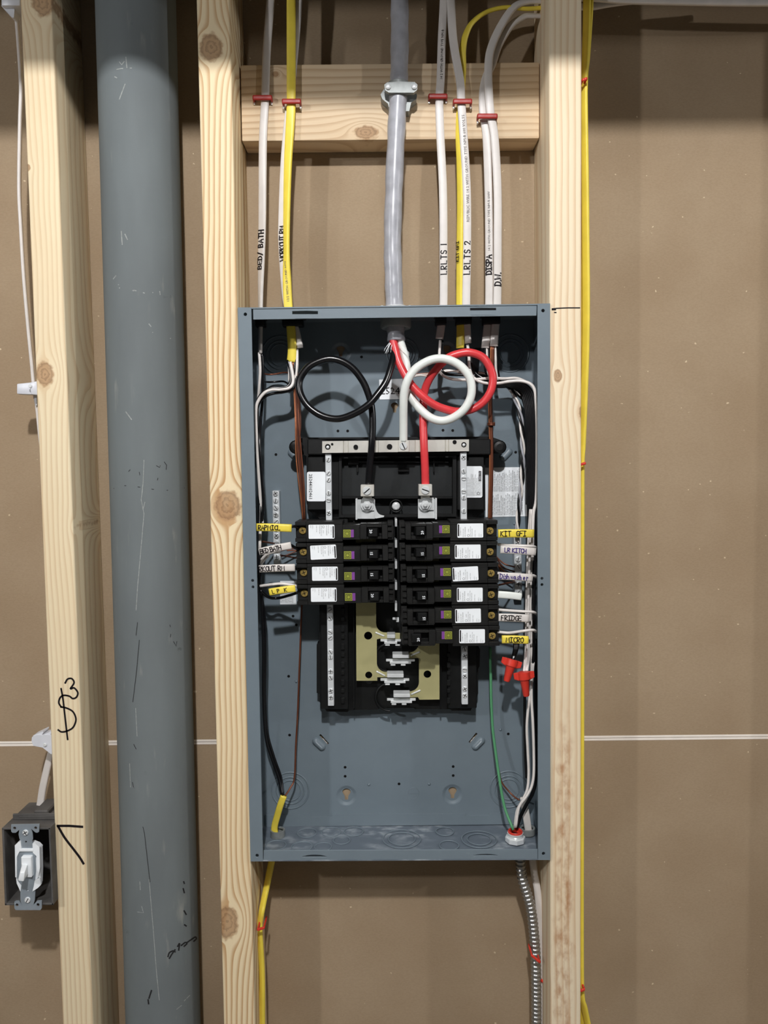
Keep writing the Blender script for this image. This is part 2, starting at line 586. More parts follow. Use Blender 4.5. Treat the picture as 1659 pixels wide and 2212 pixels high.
    MT['gink'] = plain('grey_printed_ink', (120, 118, 116), 0.6, 0, 0.2, 0.1)
    MT['pink'] = plain('purple_marker_ink', (62, 48, 112), 0.6, 0, 0.2, 0.1)
    MT['paper'] = plain('white_label_paper', (243, 247, 249), 0.5, 0, 0.3, 0.02)
    MT['green'] = plain('olive_green_print', (150, 156, 62), 0.5, 0, 0.3, 0.05)
    MT['dgreen'] = plain('dark_olive_print', (62, 66, 26), 0.5, 0, 0.3, 0.05)
    MT['purple'] = plain('purple_print', (120, 66, 140), 0.5, 0, 0.3, 0.05)
    MT['orange'] = plain('orange_print', (222, 128, 56), 0.5, 0, 0.3, 0.05)
    MT['edge'] = plain('white_paper_edge', (240, 232, 222), 0.8, 0, 0.2, 0.03)
    MT['boxpl'] = plain('black_switch_box_plastic', (84, 82, 80), 0.6, 0, 0.3, 0.25, 40)
    MT['swwht'] = plain('white_switch_plastic', (240, 244, 246), 0.3, 0, 0.5, 0.02)
    MT['yoke'] = plain('dull_zinc_yoke', (150, 160, 168), 0.4, 0.35, 0.5, 0.08)
    MT['scuffw'] = plain('pale_scuff', (150, 154, 150), 0.8, 0, 0.2, 0.2, 400)
    MT['scuffk'] = plain('dark_scuff', (38, 38, 38), 0.8, 0, 0.2, 0.3, 400)
    MT['plaster'] = plain('plain_plaster', (130, 124, 114), 0.9, 0, 0.1, 0.03)
    MT['floor'] = plain('concrete_floor', (150, 147, 142), 0.85, 0, 0.2, 0.1, 10)
mats()
# ------------------------------------------------------------------ setting
def quad(p4, d0, d1):
    fr = [at(x, y, d0) for x, y in p4]
    return G().hexa(fr + [Vector((p.x, d1, p.z)) for p in fr])

CEIL = 2.60
WALLY = 0.0892
build('floor', G().box(-3.4, 4.2, -4.5, WALLY + 0.02, -0.02, 0.0).t(), MT['floor'], kind='structure')
build('ceiling', G().box(-3.4, 4.2, -4.5, WALLY + 0.02, CEIL, CEIL + 0.02).t(), MT['plaster'], kind='structure')
build('trim_1', G().box(-3.0, 3.6, -0.34, -0.25, 2.10, CEIL).t(), MT['plaster'], kind='structure')     # unseen beam under the ceiling, shaped to shade the top of the wall
zs1, zs2 = at(424, 1602.0, WALLY).z, at(424, 1603.4, WALLY).z
wr = empty('wall_back', (0, WALLY, 0))
tag(wr, kind='structure')
pe = at(424, 1600.6, WALLY).z - at(424, 1605, WALLY).z
build('drywall_sheet', G().box(-1.5, 2.2, WALLY, WALLY + .0127, zs1 + pe, CEIL).t(), MT['wall'], wr)
build('drywall_sheet', G().box(-1.5, 2.2, WALLY, WALLY + .0127, 0, zs2 - pe).t(), MT['wall'], wr)
build('paper_edge', G().box(-1.5, 2.2, WALLY - .0004, WALLY + .012, zs1, zs1 + pe).t(), MT['edge'], wr)
build('paper_edge', G().box(-1.5, 2.2, WALLY - .0004, WALLY + .012, zs2 - pe, zs2).t(), MT['edge'], wr)
build('seam_gap', G().box(-1.5, 2.2, WALLY + .006, WALLY + .012, zs2, zs1).t(), MT['void'], wr)

# ---- studs and blocking
def stud(l0, l1, r0, r1, mat, label, y0=-200, y1=2420, z0=0.0, z1=2.56):
    """l0,l1 = x of left edge at photo rows 0 and 2212; r0,r1 = right edge"""
    def line(a, b, z):
        p, q = at(a, 0, 0), at(b, 2212, 0)
        t = (p.z - z) / (p.z - q.z)
        return p.x + (q.x - p.x) * t
    fr = []
    for z, (a, b) in ((z1, (l0, l1)), (z1, (r0, r1)), (z0, (r0, r1)), (z0, (l0, l1))):
        fr.append(Vector((line(a, b, z), 0, z)))
    g = bev(G().hexa(fr + [Vector((p.x, 0.0889, p.z)) for p in fr]), 0.0024, 3)
    return build('wall_stud', g.t(), mat, smooth=True, label=label, cat='stud')

def k(px, py, R, s=1.25, d=0.0):
    p = at(px, py, d)
    return (p.x, p.z, R, s)
w1 = wood('pine_stud_left', (232, 216, 182), (196, 158, 112), 175, [k(92, 5, .016), k(97, 808, .013, 1.4), k(60, 362, .004), k(192, 1135, .005, 1.6, .03), k(205, 812, .007, 2.2, .055), k(178, 1135, .004, 2.0, .02)], 3.1, 0.003, 0.45)
w2 = wood('pine_stud_middle', (236, 218, 180), (190, 146, 98), 168, [k(456, 102, .0165, 1.2), k(492, 1092, .0200, 1.15), k(490, 1992, .0175, 1.5)], 7.7, -0.012, 0.9)
w3 = wood('pine_stud_right', (236, 220, 190), (202, 160, 116), 125, [k(1262, 890, .008, 1.5), k(1205, 812, .006, 1.6)], 12.3, 0.006, 0.5,
          streak=(at(1218, 1900, 0).x, at(1218, 1480, 0).z, 0.12, 0.012, (170, 112, 66)))
wb = wood('pine_blocking', (222, 200, 168), (164, 126, 88), 120, [(at(790, 286, .051).z, at(790, 286, .051).x, .010, 1.8), (at(595, 160, .051).z, at(595, 160, .051).x, .004, 1.3)], 5.2, 0.0, 0.5, along='x')
st1 = stud(43.5, 135, 112, 201, w1, 'pine wall stud left of the grey pipe, marked $3 and an arrow in marker')
st2 = stud(424, 483, 496, 551, w2, 'pine wall stud between grey pipe and breaker panel, with large round knots')
st3 = stud(1186, 1189, 1257, 1255, w3, 'pine wall stud along the right side of the breaker panel, pitch stain low down')
# the next stud of the row stands just outside the frame, where its shadow starts
xr = at(1187, 1100, 0).x + 0.4064
build('trim_2', G().box(xr, xr + .038, 0, .0889, 0, 2.46).t(), w3, kind='structure')
xl = at(90, 1100, 0).x - 0.4064
build('trim_3', G().box(xl, xl + .038, 0, .0889, 0, 2.46).t(), w1, kind='structure')
build('trim_4', G().box(-3.0, 3.6, 0, .0889, 2.562, CEIL).t(), w1, kind='structure')
bp = [at(521, 139, .0512), at(1172, 134, .0512), at(1175, 300, .0512), at(521, 304, .0512)]
zt, zb = (bp[0].z + bp[1].z) / 2, (bp[2].z + bp[3].z) / 2
def stud_x(a0, a1, z):
    p, q = at(a0, 0, 0), at(a1, 2212, 0)
    t = (p.z - z) / (p.z - q.z)
    return p.x + (q.x - p.x) * t
xa, xb = stud_x(496, 551, (zt + zb) / 2) + .0012, stud_x(1186, 1189, (zt + zb) / 2) - .0006
build('blocking_board', bev(G().box(xa, xb, .0512, .0888, zb, zt), .002, 2).t(), wb, smooth=True,
      label='short horizontal pine board nailed between two studs above the panel, cables stapled to it', cat='board')

# marker writing on the left stud and line on the right stud
def pxstrokes(lines, w, d=-0.0003):
    g = G()
    for pl in lines:
        P = [at(x, y, d) for x, y in pl]
        vs, fs = ribbon2([(p.x, p.z) for p in P], w)
        g.add([(v.x, d, v.y) for v in vs], fs)
    return g
def sm(pts, k=5):
    return [(v.x, v.y) for v in catmull([Vector((a, b, 0)) for a, b in pts], k)]
three = sm([(141, 1475), (146, 1467), (155, 1466), (160, 1475), (152, 1488), (160, 1486), (168, 1496), (165, 1506), (157, 1509), (150, 1504), (138, 1502), (130, 1507), (127, 1518), (132, 1527)])
ess = sm([(132, 1527), (145, 1530), (158, 1538), (164, 1554), (158, 1571), (145, 1579), (133, 1581), (126, 1577)])
bar = sm([(132, 1488), (136, 1510), (140, 1545), (146, 1597)])
build('marker_writing', pxstrokes([three, ess, bar], .0021).t(), MT['ink'], st1, label='black marker $3 on the stud face')
build('marker_arrow', pxstrokes([[(125, 1784), (150, 1784), (177, 1786)], sm([(126, 1786), (140, 1810), (160, 1836), (172, 1852), (180, 1865)])], .0029).t(), MT['ink'], st1, label='black marker arrowhead pointing left')
build('marker_line', pxstrokes([[(1193, 667), (1203, 666), (1225, 665), (1252, 665)], [(1193, 669), (1200, 669)], [(1198, 675), (1201, 675)]], .0013).t(), MT['ink'], st3)

# ---- drain pipe
PR, PD = .0462, .0405
def pipe_c(y):
    l0, l1, r0, r1 = 204, 271, 383.5, 436
    cx = ((l0 + (l1 - l0) * y / 2212) + (r0 + (r1 - r0) * y / 2212)) / 2
    return at(cx, y, PD)
pa, pb = pipe_c(0), pipe_c(2212)
pdir = (pb - pa) / (pa.z - pb.z)
ptop, pbot = pa + pdir * (pa.z - 2.49), pa + pdir * (pa.z - 0.0)
pipe = build('drain_pipe', Path([ptop, ptop.lerp(pbot, .5), pbot], 2).sweep(PR, n=64).t(), MT['pipe'], smooth=True,
             label='thick grey plastic drain pipe, scuffed, running full height between two studs', cat='pipe')
def on_pipe(x, y, off=.0002):
    d = (at(x, y, 0) - CAMP).normalized()
    ax = pdir.normalized()
    a = d - ax * d.dot(ax)
    w = (CAMP - pa)
    b = w - ax * w.dot(ax)
    A, B, C = a.dot(a), 2 * a.dot(b), b.dot(b) - (PR + off) ** 2
    disc = B * B - 4 * A * C
    if disc < 0: disc = 0
    return CAMP + d * ((-B - math.sqrt(disc)) / (2 * A))
def pipe_marks(lines, wpx):
    g = G()
    for pl in lines:
        vs, fs = ribbon2(pl, wpx)
        g.add([on_pipe(v.x, v.y) for v in vs], fs)
    return g
build('scuff', pipe_marks([[(252, 150), (262, 148), (284, 147)], [(272, 124), (274, 146)], [(258, 134), (263, 140), (268, 133)], [(248, 166), (252, 168)], [(270, 182), (262, 203), (258, 214)],
     [(262, 500), (264, 528)], [(270, 506), (275, 517)], [(256, 615), (288, 628), (330, 632)], [(258, 622), (290, 627), (312, 633)], [(345, 630), (346, 636)], [(330, 718), (368, 731)],
     [(245, 602), (250, 596)], [(272, 890), (284, 906)], [(322, 700), (326, 705)]], 2.2).t(), MT['scuffw'], pipe, label='pale scrape marks', kind='stuff')
build('scratch', pipe_marks([[(311, 994), (309, 1045), (305, 1080), (311, 1110), (305, 1180), (297, 1270), (294, 1318)], [(313, 1085), (309, 1100)], [(293, 1530), (296, 1590)],
     [(280, 1650), (282, 1700)], [(322, 1900), (332, 2020), (338, 2100), (344, 2160)], [(302, 1905), (303, 1922)], [(297, 1970), (310, 1972), (306, 1958)], [(410, 2150), (398, 2162)], [(392, 2172), (382, 2180)]], 1.5).t(), MT['scuffw'], pipe, label='long pale scratches', kind='stuff')
build('tar_mark', pipe_marks([sm([(363, 2066), (366, 2058), (374, 2054), (378, 2056)]), sm([(366, 2070), (372, 2060), (378, 2052)]), sm([(384, 2044), (388, 2038), (386, 2052)]), sm([(392, 2042), (400, 2036), (404, 2038), (398, 2044)]),
     sm([(404, 2036), (414, 2029), (422, 2024), (424, 2028), (419, 2033)]), [(397, 1905), (398, 1908)], [(396, 1920), (398, 1928)], [(398, 1968), (402, 1975)], [(399, 1998), (402, 2000)], [(327, 2140), (322, 2156)], [(320, 2160), (321, 2168)]], 3.2).t(), MT['scuffk'], pipe, label='black smears', kind='stuff')
build('tar_mark', pipe_marks([[(301, 1020), (302, 1026)], [(355, 998), (360, 1005), (359, 1014)], [(338, 1006), (345, 1010), (346, 1006)], [(341, 1033), (340, 1037)], [(278, 1018), (281, 1015)], [(246, 1055), (270, 1049), (300, 1052), (330, 1057), (362, 1059), (398, 1054)],
     [(297, 1345), (294, 1372)], [(301, 1383), (295, 1450), (287, 1516)], [(289, 1608), (294, 1618)], [(367, 1350), (368, 1354)], [(375, 1386), (381, 1396), (382, 1386)], [(369, 1370), (368, 1376)], [(286, 1690), (312, 1800), (324, 1905)]], 1.3).t(), MT['scuffk'], pipe, label='thin dark scratches', kind='stuff')

# ------------------------------------------------------------------ breaker panel enclosure
FD, BD = -.0040, .0862
TLx, TRx, BRx, BLx = (514, 664.5), (1188, 655.8), (1188.4, 1857.5), (541.5, 1860.7)
cTL, cTR, cBR, cBL = [at(*p, FD) for p in (TLx, TRx, BRx, BLx)]
enc = empty('breaker_panel_box', ((cBL.x + cBR.x) / 2, FD, cBL.z), 'open grey steel breaker panel box mounted between two studs', 'electrical panel')
MB = MT['box']
lf = [TLx, (542.5, 664.2), (568, 1860.5), BLx]
rf = [(1161.3, 656.2), TRx, BRx, (1162.4, 1857.6)]
build('side_flange', pxplate([lf, circ(530, 679, 4), circ(545.8, 1254, 3.4), circ(546.4, 1268, 3.4), circ(555.5, 1848, 4)], FD, .0014, .0002).t(), MB, enc)
build('side_flange', pxplate([rf, circ(1173, 671, 4), circ(1170.8, 1249.5, 3.4), circ(1170.8, 1263, 3.4), circ(1174, 1844, 4)], FD, .0014, .0002).t(), MB, enc)
# folded top and bottom strips with their knock-in slots
build('top_flange', pxplate([[(547, 664.6), (1159.5, 656.6), (1158.5, 681.5), (547.5, 690)], [(631, 672), (660, 671), (687, 672), (687, 679), (631, 679)], [(1015, 665), (1045, 664.5), (1072, 665), (1072, 670.5), (1015, 671)]], FD + .0012, .0014, .0002).t(), MB, enc)
build('bottom_flange', pxplate([[(570, 1837.6), (1161, 1835), (1161, 1857.6), (570, 1860.4)], sm([(652, 1850), (665, 1847), (680, 1846), (695, 1847), (706, 1850)]) + [(706, 1851.4), (652, 1851.4)], sm([(1022, 1847.5), (1035, 1845), (1050, 1844.3), (1064, 1845), (1075, 1847.5)]) + [(1075, 1848.6), (1022, 1848.6)]], FD + .0004, .0014, .0002).t(), MB, enc)
for a, b, y0_, s in ((638, 684, 680, 1), (1018, 1070, 672.5, 1)):
    build('slot_tab', pxbox(a, b, y0_, y0_ + 8, FD + .0006, FD + .0016).t(), MB, enc)
def wallbox(a, b, th_vec):
    """plate from corner a to corner b, running back to BD, thickness vector"""
    fr = [a, b, b + th_vec, a + th_vec]
    return G().hexa(fr + [Vector((p.x, BD, p.z)) for p in fr])
t_ = .0015
build('side_wall', wallbox(cTL, cBL, Vector((t_, 0, 0))).t(), MB, enc)
build('side_wall', wallbox(cTR, cBR, Vector((-t_, 0, 0))).t(), MB, enc)
build('top_wall', wallbox(cTL + Vector((t_, 0, 0)), cTR - Vector((t_, 0, 0)), Vector((0, 0, -t_))).t(), MB, enc)
build('bottom_wall', wallbox(cBL + Vector((t_, 0, 0)), cBR - Vector((t_, 0, 0)), Vector((0, 0, t_))).t(), MT['dusty'], enc)
BKF = BD - .0016
def key(cx, cy, r):   # teardrop keyhole
    pts = [(cx + r * .95 * math.cos(a), cy - r * .5 + r * .75 * math.sin(a) * -1) for a in [math.radians(t) for t in range(-10, 191, 20)]]
    return pts + [(cx - r * .42, cy + r * .45), (cx - r * .36, cy + r * 1.3), (cx + r * .36, cy + r * 1.3), (cx + r * .42, cy + r * .45)]
small = [(730, 931), (751, 931), (957, 929.5), (978, 930), (596, 982), (1114, 977), (623.5, 1461), (625.5, 1588), (1098, 1585.6), (745.5, 1657.5), (745.5, 1677), (979, 1656), (979, 1675.5), (862, 1693.5), (781, 771), (633, 1331), (640, 1600 - 250)]
ins = .0002
o3 = [(cTL.x + ins, cTL.z - ins), (cTR.x - ins, cTR.z - ins), (cBR.x - ins, cBR.z + ins), (cBL.x + ins, cBL.z + ins)]
loops = [o3]
for x, y in small: loops.append([(p.x, p.z) for p in [at(a, b, BKF) for a, b in circ(x, y, 3.1, 12)]])
BOWLS = [(748.5, 1719), (977.5, 1716), (736, 762), (965, 760)]
for x, y in BOWLS: loops.append([(p.x, p.z) for p in [at(a, b, BKF) for a, b in circ(x, y, 22.4, 32)]])
for x, y, r in ((852.5, 880, 8.5),):
    loops.append([(p.x, p.z) for p in [at(a, b, BKF) for a, b in key(x, y, r)]])
for (x0, y0, x1, y1) in ((691, 1587, 709, 1607), (1030, 1584, 1014, 1604)):
    dx, dy = x1 - x0, y1 - y0
    L = math.hypot(dx, dy); nx, ny = -dy / L * 2.2, dx / L * 2.2
    loops.append([(p.x, p.z) for p in [at(a, b, BKF) for a, b in ((x0 + nx, y0 + ny), (x1 + nx, y1 + ny), (x1 - nx, y1 - ny), (x0 - nx, y0 - ny))]])
build('back_panel', plate(loops, .0014, 0, lambda v: (v[0], BKF + v[2], v[1])).t(), MB, enc)
# near-black plugs painting the shade inside the screw holes, and the dished mounting points pressed back towards the wall
for x, y in small:
    c = at(x, y, BKF)
    build('dark_hole_plug', lathe([(.0021, .0), (.0021, .0005)], c + Vector((0, .0010, 0)), (0, -1, 0), 14).t(), MT['void'], enc)
def bowl(px, py, r_out, r_in, kx, ky, kr):
    c = at(px, py, BKF); s = (at(px + 1, py, BKF) - c).length
    h = .0022
    g = lathe([(r_out * s, -.0002), (r_out * s * .94, -.0003), (r_out * s * .86, .0004 - .0012), (r_in * s * 1.1, -h), (r_in * s, -h - .0002)][::1], c, (0, -1, 0), 32, cap=False)
    lo = [[(c.x + r_in * s * 1.02 * math.cos(t), c.z + r_in * s * 1.02 * math.sin(t)) for t in [2 * math.pi * i / 28 for i in range(28)]]]
    lo.append([(p.x, p.z) for p in [at(a_, b_, BKF + h) for a_, b_ in key(kx, ky, kr)]])
    g.merge(plate(lo, .0006, 0, lambda v: (v[0], BKF + h + v[2] * .5, v[1])))
    return g
for x, y in BOWLS:
    build('mount_dimple', bowl(x, y, 23, 14.5, x, y - 4, 9.5).t(), MB, enc, smooth=True)
for x, y in ((797, 1694.5), (927, 1693.7), (640, 1472), (1081, 1576), (1111, 1131), (639, 1342)):
    c = at(x, y, BKF)
    build('weld_bump', lathe([(.0019, 0), (.0016, .0008), (.0008, .0013), (.0001, .0014)], c, (0, -1, 0), 12).t(), MB, enc, smooth='all')
for x, y, R in ((627.5, 1707.5, 40), (1098.5, 1705, 40), (606, 767, 41), (1102, 763, 40), (870, 765, 34)):
    c = at(x, y, BKF)
    s = (at(x + 1, y, BKF) - c).length
    for f in (1.0, .74, .56):
        build('knockout_ring', torus(c, (0, -1, 0), R * f * s, .0010, 44, 6).t(), MB, enc, smooth='all')
c = at(893.5, 1713.5, BKF); s = (at(894.5, 1713.5, BKF) - c).length
g = torus(c, (0, -1, 0), 12 * s, .0003, 28, 4)
for w_, dz in ((10.5, 0), (5, -5)): g.merge(G().box(c.x - w_ * s, c.x + w_ * s, BKF - .0004, BKF, c.z + dz * s - .0003, c.z + dz * s + .0003))
build('earth_symbol', g.t(), MB, enc)
def louvre(px, py, ang, L=17, w=8.5, h=.0042):
    c = at(px, py, BKF); s = (at(px + 1, py, BKF) - c).length
    a = math.radians(ang)
    u = Vector((math.cos(a), 0, -math.sin(a))); v = Vector((math.sin(a), 0, math.cos(a)))
    vs, fs = [], []
    n, m = 24, 5
    for i in range(m):
        q = i / (m - 1) * math.pi / 2
        for j in range(n):
            t = 2 * math.pi * j / n
            cx = (L - w) * (1 if math.cos(t) > 0 else -1) + w * math.cos(t) * math.cos(q)
            vs.append(c + u * cx * s + v * w * math.sin(t) * math.cos(q) * s + Vector((0, -1, 0)) * (h * math.sin(q)))
    for i in range(m - 1):
        for j in range(n): fs.append((i * n + j, i * n + (j + 1) % n, (i + 1) * n + (j + 1) % n, (i + 1) * n + j))
    fs.append(tuple((m - 1) * n + j for j in range(n)))
    return G().add(vs, fs)
for x, y, a in ((689, 1607, 45), (1033, 1606, -45), (636, 984, 45), (1093, 982, -45)):
    build('pressed_louvre', louvre(x, y, a).t(), MB, enc, smooth='all')
# bottom tray: upturned lip welded to the back, knockout rings on the floor of the box
zb_ = cBL.z + t_
lip = [(575, 1761), (669, 1760), (669, 1765), (718, 1765), (718, 1759.5), (1005, 1758), (1005, 1762.5), (1056, 1762), (1056, 1757.5), (1150, 1757)]
pl = [at(x, y, BKF - .0020) for x, y in lip]
build('bottom_lip', plate([[(p.x, p.z) for p in pl] + [(pl[-1].x, zb_), (pl[0].x, zb_)]], .0019, 0, lambda v: (v[0], BKF - .0020 + v[2], v[1])).t(), MB, enc)
def floor_pt(px, py):
    d = _fw + CR * ((px - W / 2) / F) - CU * ((py - H / 2) / F)
    return CAMP + d * ((zb_ + .0001 - CAMP.z) / d.z)
for x, y, R in ((663, 1799, .0125), (715, 1797, .0125), (764, 1796, .0125), (738, 1815, .0105), (652, 1829, .013), (596, 1826, .0125), (698, 1829, .0105), (868, 1812, .024), (868, 1812, .017), (961, 1796, .0115), (1035, 1813, .022), (1035, 1813, .015), (970, 1826, .012)):
    build('knockout_ring', torus(floor_pt(x, y), (0, 0, 1), R, .0007, 36, 6).t(), MB, enc, smooth='all')
# labels stuck inside the box
def plabel(p4, d, rnd=.0008):
    return bev(quad(p4, d, d + .0003), rnd * .1, 1)
def on_label(p0, p1, d):
    """text frame: p0 start pixel, p1 pixel along the reading direction"""
    a, b = at(*p0, d), at(*p1, d)
    u = (b - a).normalized()
    v = Vector((0, -1, 0)).cross(u) * -1
    v = Vector((-u.z, 0, u.x))
    return lambda x, y: a + u * x + v * y + Vector((0, -.00018, 0))
def lines_block(p0, p1, d, nlines, gap, size, seed, words=6, fnt=None):
    rnd = random.Random(seed)
    f = on_label(p0, p1, d)
    g = G()
    W_ = ['TURN OFF ALL POWER', 'BEFORE WORKING INSIDE', 'USE COPPER OR ALUMINUM WIRE', 'REPLACE ALL COVERS AND DEVICES', 'SEE WIRING DIAGRAM', 'RATED 120/240 VOLTS', 'TORQUE NEUTRAL SCREWS', 'HAZARD OF SHOCK OR ARC FLASH', 'QUALIFIED PERSONNEL ONLY']
    for i in range(nlines):
        t = ' '.join(rnd.sample(W_, 3))[:words + rnd.randint(-6, 2)]
        g.merge(print_text(t, size, (lambda x, y, i=i: f(x, y - i * gap))))
    return g
# warning label on the back behind the copper wires
LD = BKF - .0006
wl = build('warning_label', quad([(1048, 1010), (1139, 1009), (1143, 1115), (1049, 1117)], LD, LD + .0003).t(), MT['paper'], enc, label='white warning label with orange edge')
build('orange_band', quad([(1139.5, 1009), (1145, 1009), (1149, 1115), (1138, 1115)], LD - .0002, LD).t(), MT['orange'], wl)
f = on_label((1146.5, 1104), (1145, 1030), LD - .0002)
build('lettering', print_text('WARNING', .0048, lambda x, y: f(x, y), .00008).t(), MT['ink'], wl)
for (x0, ya, yb, n, sd) in ((1066, 1062, 1012, 19, 1), (1066, 1113, 1066, 19, 2)):
    build('lettering', lines_block((x0, ya), (x0, yb), LD, n, .0021, .0018, sd, 26).t(), MT['ink'], wl)
st = build('number_sticker', quad([(819, 820), (870, 818), (871, 862), (820, 863)], LD, LD + .0003).t(), MT['paper'], enc, label='white sticker reading 252441')
f = on_label((822, 852), (870, 851), LD)
build('lettering', print_text('252441', .0125, lambda x, y: f(x, y)).t(), MT['ink'], st)
wl2 = build('small_label', quad([(605, 1255), (640, 1255), (640, 1306), (605, 1306)], LD, LD + .0003).t(), MT['paper'], enc, label='white label half in shadow')
build('lettering', lines_block((608, 1302), (608, 1262), LD, 9, .0019, .0016, 5, 22).t(), MT['ink'], wl2)

# ------------------------------------------------------------------ plastic interior with bars
tray = empty('panel_interior', (at(860, 1535, .07).x, .06, at(860, 1535, .07).z), 'black plastic panel interior carrying neutral bars and bus bars, bolted in the box', 'panel interior')
K = MT['black']
T0 = .066
out = [(630, 958), (640, 948), (660, 945), (1060, 943), (1080, 950), (1086, 962), (1058, 988), (1048, 990), (1048, 1102), (1038, 1112), (1030, 1118), (1030, 1400), (1037, 1402), (1036, 1440), (1033, 1444), (1033, 1498), (1017, 1535), (976, 1535), (972, 1532), (897, 1532), (893, 1529), (822, 1530), (815, 1533), (756, 1534), (750, 1538), (706, 1537), (690, 1516), (690, 1498), (684, 1497), (684, 1392), (690, 1388), (690, 1120), (668, 1104), (662, 1086), (662, 985), (648, 980)]
build('base_tray', bev(pxplate([out], T0, .017), .0006, 1).t(), K, tray)
for x0, x1, y0, y1 in ((664, 733, 985, 1102), (987, 1046, 985, 1102), (692, 752, 1120, 1532), (968, 1030, 1120, 1530)):
    build('side_rail', bev(pxbox(x0, x1, y0, y1, .052, T0 + .001), .001, 1).t(), K, tray)
for i in range(11):
    for x in (737, 966):
        y = 1314 + i * 19.4
        if x == 966 and y < 1400: continue
        build('rail_clip', bev(pxbox(x, x + 7, y, y + 8 if i % 2 else y + 12, .049, .0525), .0003, 1).t(), K, tray)
# the recessed field above the breakers with its rounded frame
fr_o = [(732, 985), (986, 983), (986, 1116), (732, 1118)]
fr_i = [(738, 990), (978, 988), (978, 1110), (738, 1112)]
build('field_frame', bev(pxplate([fr_o, fr_i], .050, .016), .0006, 1).t(), K, tray)
build('recessed_field', pxbox(737, 979, 988, 1112, .0635, T0 + .001).t(), MT['pocket'], tray)
build('cross_rib', bev(pxbox(738, 978, 1072, 1078, .050, .064), .0008, 1).t(), K, tray)
for x0, x1, y0, y1 in ((752, 775, 990, 1004), (770, 774, 1004, 1020), (860, 884, 1012, 1019), (936, 939, 990, 1020), (752, 970, 996, 1000)):
    build('field_rib', bev(pxbox(x0, x1, y0, y1, .058, .064), .0005, 1).t(), K, tray)
build('top_bridge', bev(pxbox(664, 1060, 948, 982, .046, T0 + .001), .0012, 1).t(), K, tray)
for x, fl in ((640, 1), (1078, -1)):
    c = at(x, 966, .055)
    build('mounting_ear', lathe([(.0088, 0), (.0086, .004), (.0070, .0060), (.004, .0066)], c, (0, -1, 0), 18).t(), K, tray)
# tin plated cross strap, folded in steps
prof = [(696, .036), (741, .036), (743, .042), (751, .042), (753, .037), (795, .037), (797, .041), (815, .041), (818, .036), (896, .036), (898, .042), (905, .042), (908, .037), (961, .037), (963, .042), (968, .042), (970, .036), (1013, .036)]
vs, fs = [], []
for i, (x, d) in enumerate(prof):
    yt, yb = 953 - (x - 696) * .012, 978.5 - (x - 696) * .012
    a, b = at(x, yt, d), at(x, yb, d)
    vs += [a, b, a + Vector((0, .0016, 0)), b + Vector((0, .0016, 0))]
    if i:
        o_ = 4 * (i - 1)
        fs += [(o_, o_ + 4, o_ + 5, o_ + 1), (o_ + 2, o_ + 3, o_ + 7, o_ + 6), (o_, o_ + 2, o_ + 6, o_ + 4), (o_ + 1, o_ + 5, o_ + 7, o_ + 3)]
fs += [(0, 1, 3, 2), (len(vs) - 4, len(vs) - 2, len(vs) - 1, len(vs) - 3)]
strap = build('cross_strap', G().add(vs, fs).t(), MT['tin'], tray, label='bright tin strap across the top')
for x, y, r in ((708, 965, 6), (717.5, 959.5, 2.6), (768.5, 965.5, 5), (841.5, 965, 6), (1002, 960.5, 5.5), (982, 955, 4.4)):
    c = at(x, y, .0357); s = (at(x + 1, y, .0357) - c).length
    build('strap_hole', lathe([(r * s, 0), (r * s, .0003)], c, (0, -1, 0), 18).t(), MT['void'], strap)
for x, y in ((708, 966), (1002, 961)):
    c = at(x, y, .0353); s = (at(x + 1, y, .0353) - c).length
    build('screw', lathe([(3.6 * s, 0), (3.2 * s, .0008), (1.5 * s, .0012)], c, (0, -1, 0), 14).t(), MT['steel'], strap, smooth='all')

def slotted(px, py, d, rpx, h, mat, parent, ang=35, cross=False, name='screw'):
    c = at(px, py, d); s = (at(px + 1, py, d) - c).length
    o = build(name, lathe([(rpx * s, 0), (rpx * s, h * .6), (rpx * s * .88, h)], c, (0, -1, 0), 20).t(), mat, parent, smooth=True)
    g = G()
    for aa in ((ang, ang + 90) if cross else (ang,)):
        a = math.radians(aa)
        u = Vector((math.cos(a), 0, math.sin(a))); v = Vector((-u.z, 0, u.x))
        cc = c + Vector((0, -h - .00005, 0)); L_, w_ = rpx * s * .86, rpx * s * .13
        g.add([cc + u * L_ + v * w_, cc - u * L_ + v * w_, cc - u * L_ - v * w_, cc + u * L_ - v * w_], [(0, 1, 2, 3)])
    o2 = build('slot', g.t(), MT['void'], None)
    # slot geometry joins the screw as its second material
    me = o.data
    bm = bmesh.new(); bm.from_mesh(me)
    n0 = len(bm.faces)
    tmp = o2.data.copy(); tmp.transform(Matrix.Translation(o2.location - ROOT[o.name]))
    bm.from_mesh(tmp)
    bm.faces.ensure_lookup_table()
    for f_ in bm.faces[n0:]: f_.material_index = 1
    bm.to_mesh(me); bm.free()
    me.materials.append(MT['void'])
    bpy.data.objects.remove(o2)
    return o

